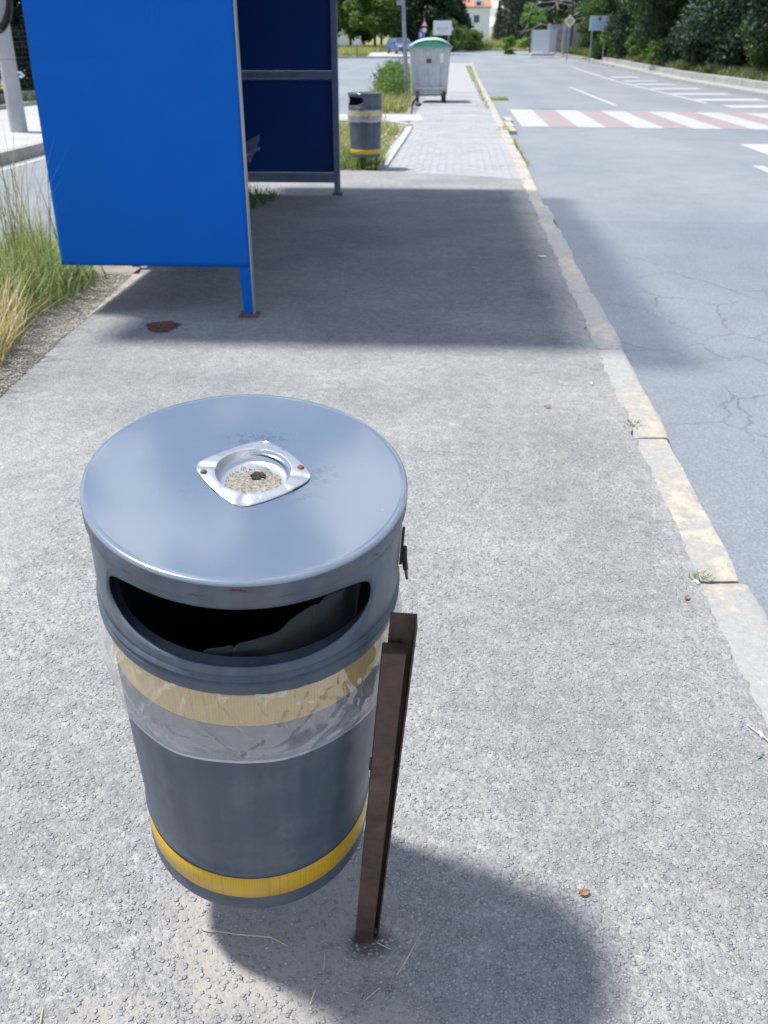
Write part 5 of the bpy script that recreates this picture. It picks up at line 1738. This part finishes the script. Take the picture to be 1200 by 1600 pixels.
MB().box((0, -0.053, 1.68), (0.12, 0.006, 0.2)).build('white_field', 'sign_white', sb)
sb = empty('blue_sign', (-2.20, 84.2, h(84))); tag(sb, 'small pale blue sign on a brown post by the far grass', 'road sign')
MB().tube([(0, 0, -0.1), (0, 0, 1.0)], 0.035, 8).build('post', 'wood_dark', sb, smooth=True)
MB().box((0, -0.045, 1.12), (0.36, 0.02, 0.42)).build('plate', 'sign_pale_blue', sb)

# priority road sign
pr = empty('priority_sign', (13.30, 75, h(75))); tag(pr, 'yellow diamond priority road sign with white border by the board fence', 'road sign')
MB().tube([(0, 0, -0.1), (0, 0, 2.9)], 0.035, 8).build('post', 'lamp_post_paint', pr, smooth=True)
def diamond(r0, y0, y1, mat, nm):
    mb = MB(); mb.prism([(r0, 2.50), (0, 2.50 + r0), (-r0, 2.50), (0, 2.50 - r0)], y0, y1); mb.build(nm, mat, pr)
diamond(0.43, -0.06, -0.045, 'sign_white', 'border')
diamond(0.25, -0.068, -0.061, 'sign_yellow', 'yellow_field')
# notice board
nb = board('notice_board', 14.42, 70, 1.90, 2.76, 1.22, 'pale blue notice board with red emblem and lines of print', 'sign', 'sign_pale_blue', rz=0.06)
MB().box((0, -0.02, 2.77), (1.26, 0.06, 0.03)).build('frame', 'sign_white', nb)
MB().box((-0.62, -0.0, 2.33), (0.04, 0.06, 0.86)).build('frame', 'sign_white', nb)
mb = MB(); mb.prism([(0.13 * math.cos(a_) * (1 + 0.25 * math.cos(4 * a_)), 2.60 + 0.13 * math.sin(a_) * (1 + 0.25 * math.cos(4 * a_))) for a_ in np.linspace(0, 6.28, 25)[:-1]], -0.034, -0.027)
mb.build('emblem', 'sign_red', nb)
for k, z in enumerate((2.30, 2.16, 2.02)):
    scribble_word(nb, -0.48, 0.48 - 0.08 * k, z, 0.075, 'print_blue', seed=20 + k)

# ================================================================== GATE AND BOARD FENCE
gt = empty('metal_gate', (12.85, 85.0, h(85) + 0.30)); tag(gt, 'pale ribbed sheet metal gate standing at the roadside on the right', 'gate')
MB().box((0, 0.02, 0.86), (1.50, 0.03, 1.60)).build('sheet', 'white_sheet', gt)
for k in range(15):
    MB().box((-0.70 + 0.1 * k, -0.005, 0.86), (0.045, 0.02, 1.60)).build('sheet_rib', 'white_sheet', gt)
for x in (-0.78, 0.78):
    MB().box((x, 0, 0.80), (0.07, 0.07, 1.85)).build('gate_post', 'sign_back', gt)
sg2 = empty('sheet_fence', (13.98, 86.0, h(86) + 0.30), R(40)); tag(sg2, 'short pale sheet metal fence return beside the gate', 'fence')
MB().box((0, 0.0, 0.86), (0.85, 0.03, 1.70)).build('sheet', 'white_sheet', sg2)
MB().box((0.45, 0.0, 0.85), (0.07, 0.07, 1.85)).build('fence_post', 'sign_back', sg2)
o = MB().box((12.95, 84.6, h(85) + 0.16), (1.9, 1.4, 0.22)).build('entrance_step', 'pale_concrete', bevel=0.03)
tag(o, 'pale concrete entrance slab at the foot of the metal gate', 'slab')
bf = empty('board_fence', (15.2, 87.5, h(87) + 0.45)); tag(bf, 'weathered grey upright board fence behind the priority sign', 'fence')
bx = -1.45
while bx < 2.0:
    w = random.uniform(0.13, 0.2)
    if random.random() < 0.88:
        MB().box((0, 0, 0.95), (w * 0.93, 0.03, random.uniform(1.8, 2.1)), 0).build('board', 'weathered_board', bf, loc=(bx, random.uniform(-0.02, 0.02), 0))
    bx += w
for z in (0.45, 1.45):
    MB().box((0.25, 0.04, z), (3.5, 0.04, 0.08)).build('rail', 'wood_dark', bf)
for i, (x, lb) in enumerate(((15.0, 'white painted concrete post standing before the board fence'), (13.75, 'pale fence post left of the priority sign'))):
    o = MB().box((0, 0, 1.0), (0.26, 0.2, 2.3), taper=0.8).build('concrete_post', 'pale_concrete'); o.location = (x, 86.6, h(86) + 0.3)
    tag(o, lb, 'post')
# bare tree
bt = empty('bare_tree', (16.3, 91, h(91) + 0.4)); tag(bt, 'bare tree with pale spreading branches behind the board fence', 'tree')
mb = MB(); r = random.Random(12)
mb.tube([(0, 0, -0.3), (0.05, 0, 2.0), (-0.05, 0, 4.0), (0.1, 0, 7)], [0.2, 0.17, 0.13, 0.07], 8)
mb.build('trunk', 'bark', bt, smooth=True)
mb = MB()
def branch(p, d, L, rad, lev):
    pts = [p]; q = p
    for k in range(4):
        d = (d + Vector((r.uniform(-.28, .28), r.uniform(-.28, .28), r.uniform(-.2, .2)))).normalized()
        q = q + d * L / 4; pts.append(q)
        if lev < 3 and r.random() < 0.75:
            dd = (d + Vector((r.uniform(-.9, .9), r.uniform(-.7, .7), r.uniform(-.5, .5)))).normalized()
            branch(q, dd, L * 0.62, rad * 0.55, lev + 1)
    mb.tube(pts, [rad * (1 - 0.18 * k) for k in range(5)], 5)
for z in (1.5, 1.9, 2.3, 2.6, 3.0, 3.4, 3.8, 4.4, 5.0):
    branch(Vector((0, 0, z)), Vector((r.choice((-1, -1, 0.8)), r.uniform(-0.5, 0.5), r.uniform(0.0, 0.5))).normalized(), r.uniform(2.2, 3.6), 0.05, 1)
mb.build('branches', 'pale_branch', bt)

# ================================================================== HOUSE
HS = empty('house', (16.9, 200, h(200) + 0.1), R(0)); tag(HS, 'pale rendered house with orange tiled roof and two windows between the trees', 'house')
MB().box((0, 5, 2.9), (6.6, 10, 6.2)).build('wall', 'house_plaster', HS)
mb = MB(); mb.prism([(-0.4, 5.9), (5, 10.2), (10.4, 5.9), (10.2, 5.75), (5, 9.9), (-0.2, 5.75)], -3.7, 3.7, axis='X')
mb.build('roof', 'roof', HS)
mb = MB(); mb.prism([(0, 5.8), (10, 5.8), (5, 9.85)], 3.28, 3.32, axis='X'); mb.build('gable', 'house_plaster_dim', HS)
mb = MB(); mb.tube([(3.72, -0.45, 5.88), (3.72, 5, 10.25)], 0.12, 4); mb.build('verge_board', 'house_plaster', HS)
for x, z, w, hh in ((0.75, 3.85, 1.05, 1.25), (0.65, 1.15, 1.0, 1.2), (-1.8, 3.85, 1.05, 1.25), (-1.8, 1.15, 1.0, 1.2)):
    wn = MB().box((x, -0.02, z), (w + 0.2, 0.10, hh + 0.2)).build('window', 'sign_white', HS)
    for q in (-1, 1):
        MB().box((x + q * w / 4, -0.085, z), (w / 2 - 0.06, 0.03, hh)).build('pane', 'window_glass', wn)
dm = MB(); dm.prism([(0.1, 5.9), (2.0, 5.9), (2.0, 6.7), (1.05, 7.4), (0.1, 6.7)], -0.1, 2.5); o = dm.build('dormer', 'house_plaster', HS)
MB().box((1.05, -0.13, 6.35), (0.8, 0.04, 0.7)).build('dormer_window', 'window_glass', HS)
# small low building glimpsed through the left trees
SB = empty('outbuilding', (-5.6, 135, h(135))); tag(SB, 'small orange roofed building glimpsed between the left tree trunks', 'building')
MB().box((0, 2, 1.4), (5, 4, 2.8)).build('wall', 'house_plaster', SB)
mb = MB(); mb.prism([(-0.4, 2.8), (2, 4.2), (4.4, 2.8)], -2.8, 2.8, axis='X'); mb.build('roof', 'roof', SB)

# ================================================================== CAR
CR = empty('parked_car', (1.45, 93.5, h(93.5) + 0.06), R(17)); CR.scale = (0.92, 0.92, 0.90); tag(CR, 'dark blue hatchback car facing the camera beyond the far kerb', 'car')
# local: front towards -y
mb = MB()
prof = [(-2.0, 0.30), (-2.02, 0.62), (-1.88, 0.78), (-1.05, 0.95), (-0.35, 1.40), (1.15, 1.45), (1.85, 1.05), (1.98, 0.62), (1.95, 0.30)]
def body_sec():
    vs = []; n = len(prof)
    for xx, k in ((-0.84, 0.0), (-0.78, 1.0), (0.78, 1.0), (0.84, 0.0)):
        for y, z in prof:
            tz = max(0, (z - 0.9) / 0.55)
            x = xx * (1 - 0.16 * tz)
            vs.append((x, y * (0.985 if k == 0 else 1.0), z if k else z * 0.985 + 0.01))
    fs = []
    for i in range(3):
        for j in range(n):
            a_, b_2 = i * n + j, i * n + (j + 1) % n
            fs.append((a_, b_2, b_2 + n, a_ + n))
    fs.append(tuple(range(n))[::-1]); fs.append(tuple(3 * n + j for j in range(n)))
    return vs, fs
mb.add(*body_sec()); mb.build('body', 'car_blue', CR, smooth=True)
MB().add([(-0.66, -1.045, 0.97), (0.66, -1.045, 0.97), (0.58, -0.40, 1.385), (-0.58, -0.40, 1.385)], [(0, 1, 2, 3)]).build('windscreen', 'car_glass', CR).location = (0, -0.02, 0.012)
for sx in (-1, 1):
    MB().add([(sx * 0.835, -0.85, 0.98), (sx * 0.72, -0.32, 1.34), (sx * 0.71, 1.05, 1.38), (sx * 0.82, 1.55, 1.02)], [(0, 1, 2, 3)]).build('side_window', 'car_glass', CR).location = (sx * 0.012, 0, 0)
    o = MB().box((sx * 0.60, -1.96, 0.68), (0.34, 0.10, 0.17)).build('headlight', 'headlamp', CR, bevel=0.03)
    MB().box((sx * 0.90, -0.72, 0.98), (0.16, 0.10, 0.11)).build('mirror', 'car_blue', CR, bevel=0.02)
    for y in (-1.25, 1.25):
        w = MB().tube([(sx * 0.70, y, 0.31), (sx * 0.86, y, 0.31)], 0.31, 20).build('wheel', 'black_rubber', CR, smooth=True)
        MB().tube([(sx * 0.80, y, 0.31), (sx * 0.872, y, 0.31)], 0.20, 14).build('rim', 'chrome', w, smooth=True)
MB().box((0, -2.01, 0.42), (1.3, 0.05, 0.16)).build('grille', 'bin_inside', CR)
MB().box((0, -2.045, 0.50), (0.5, 0.02, 0.11)).build('number_plate', 'sign_white', CR)
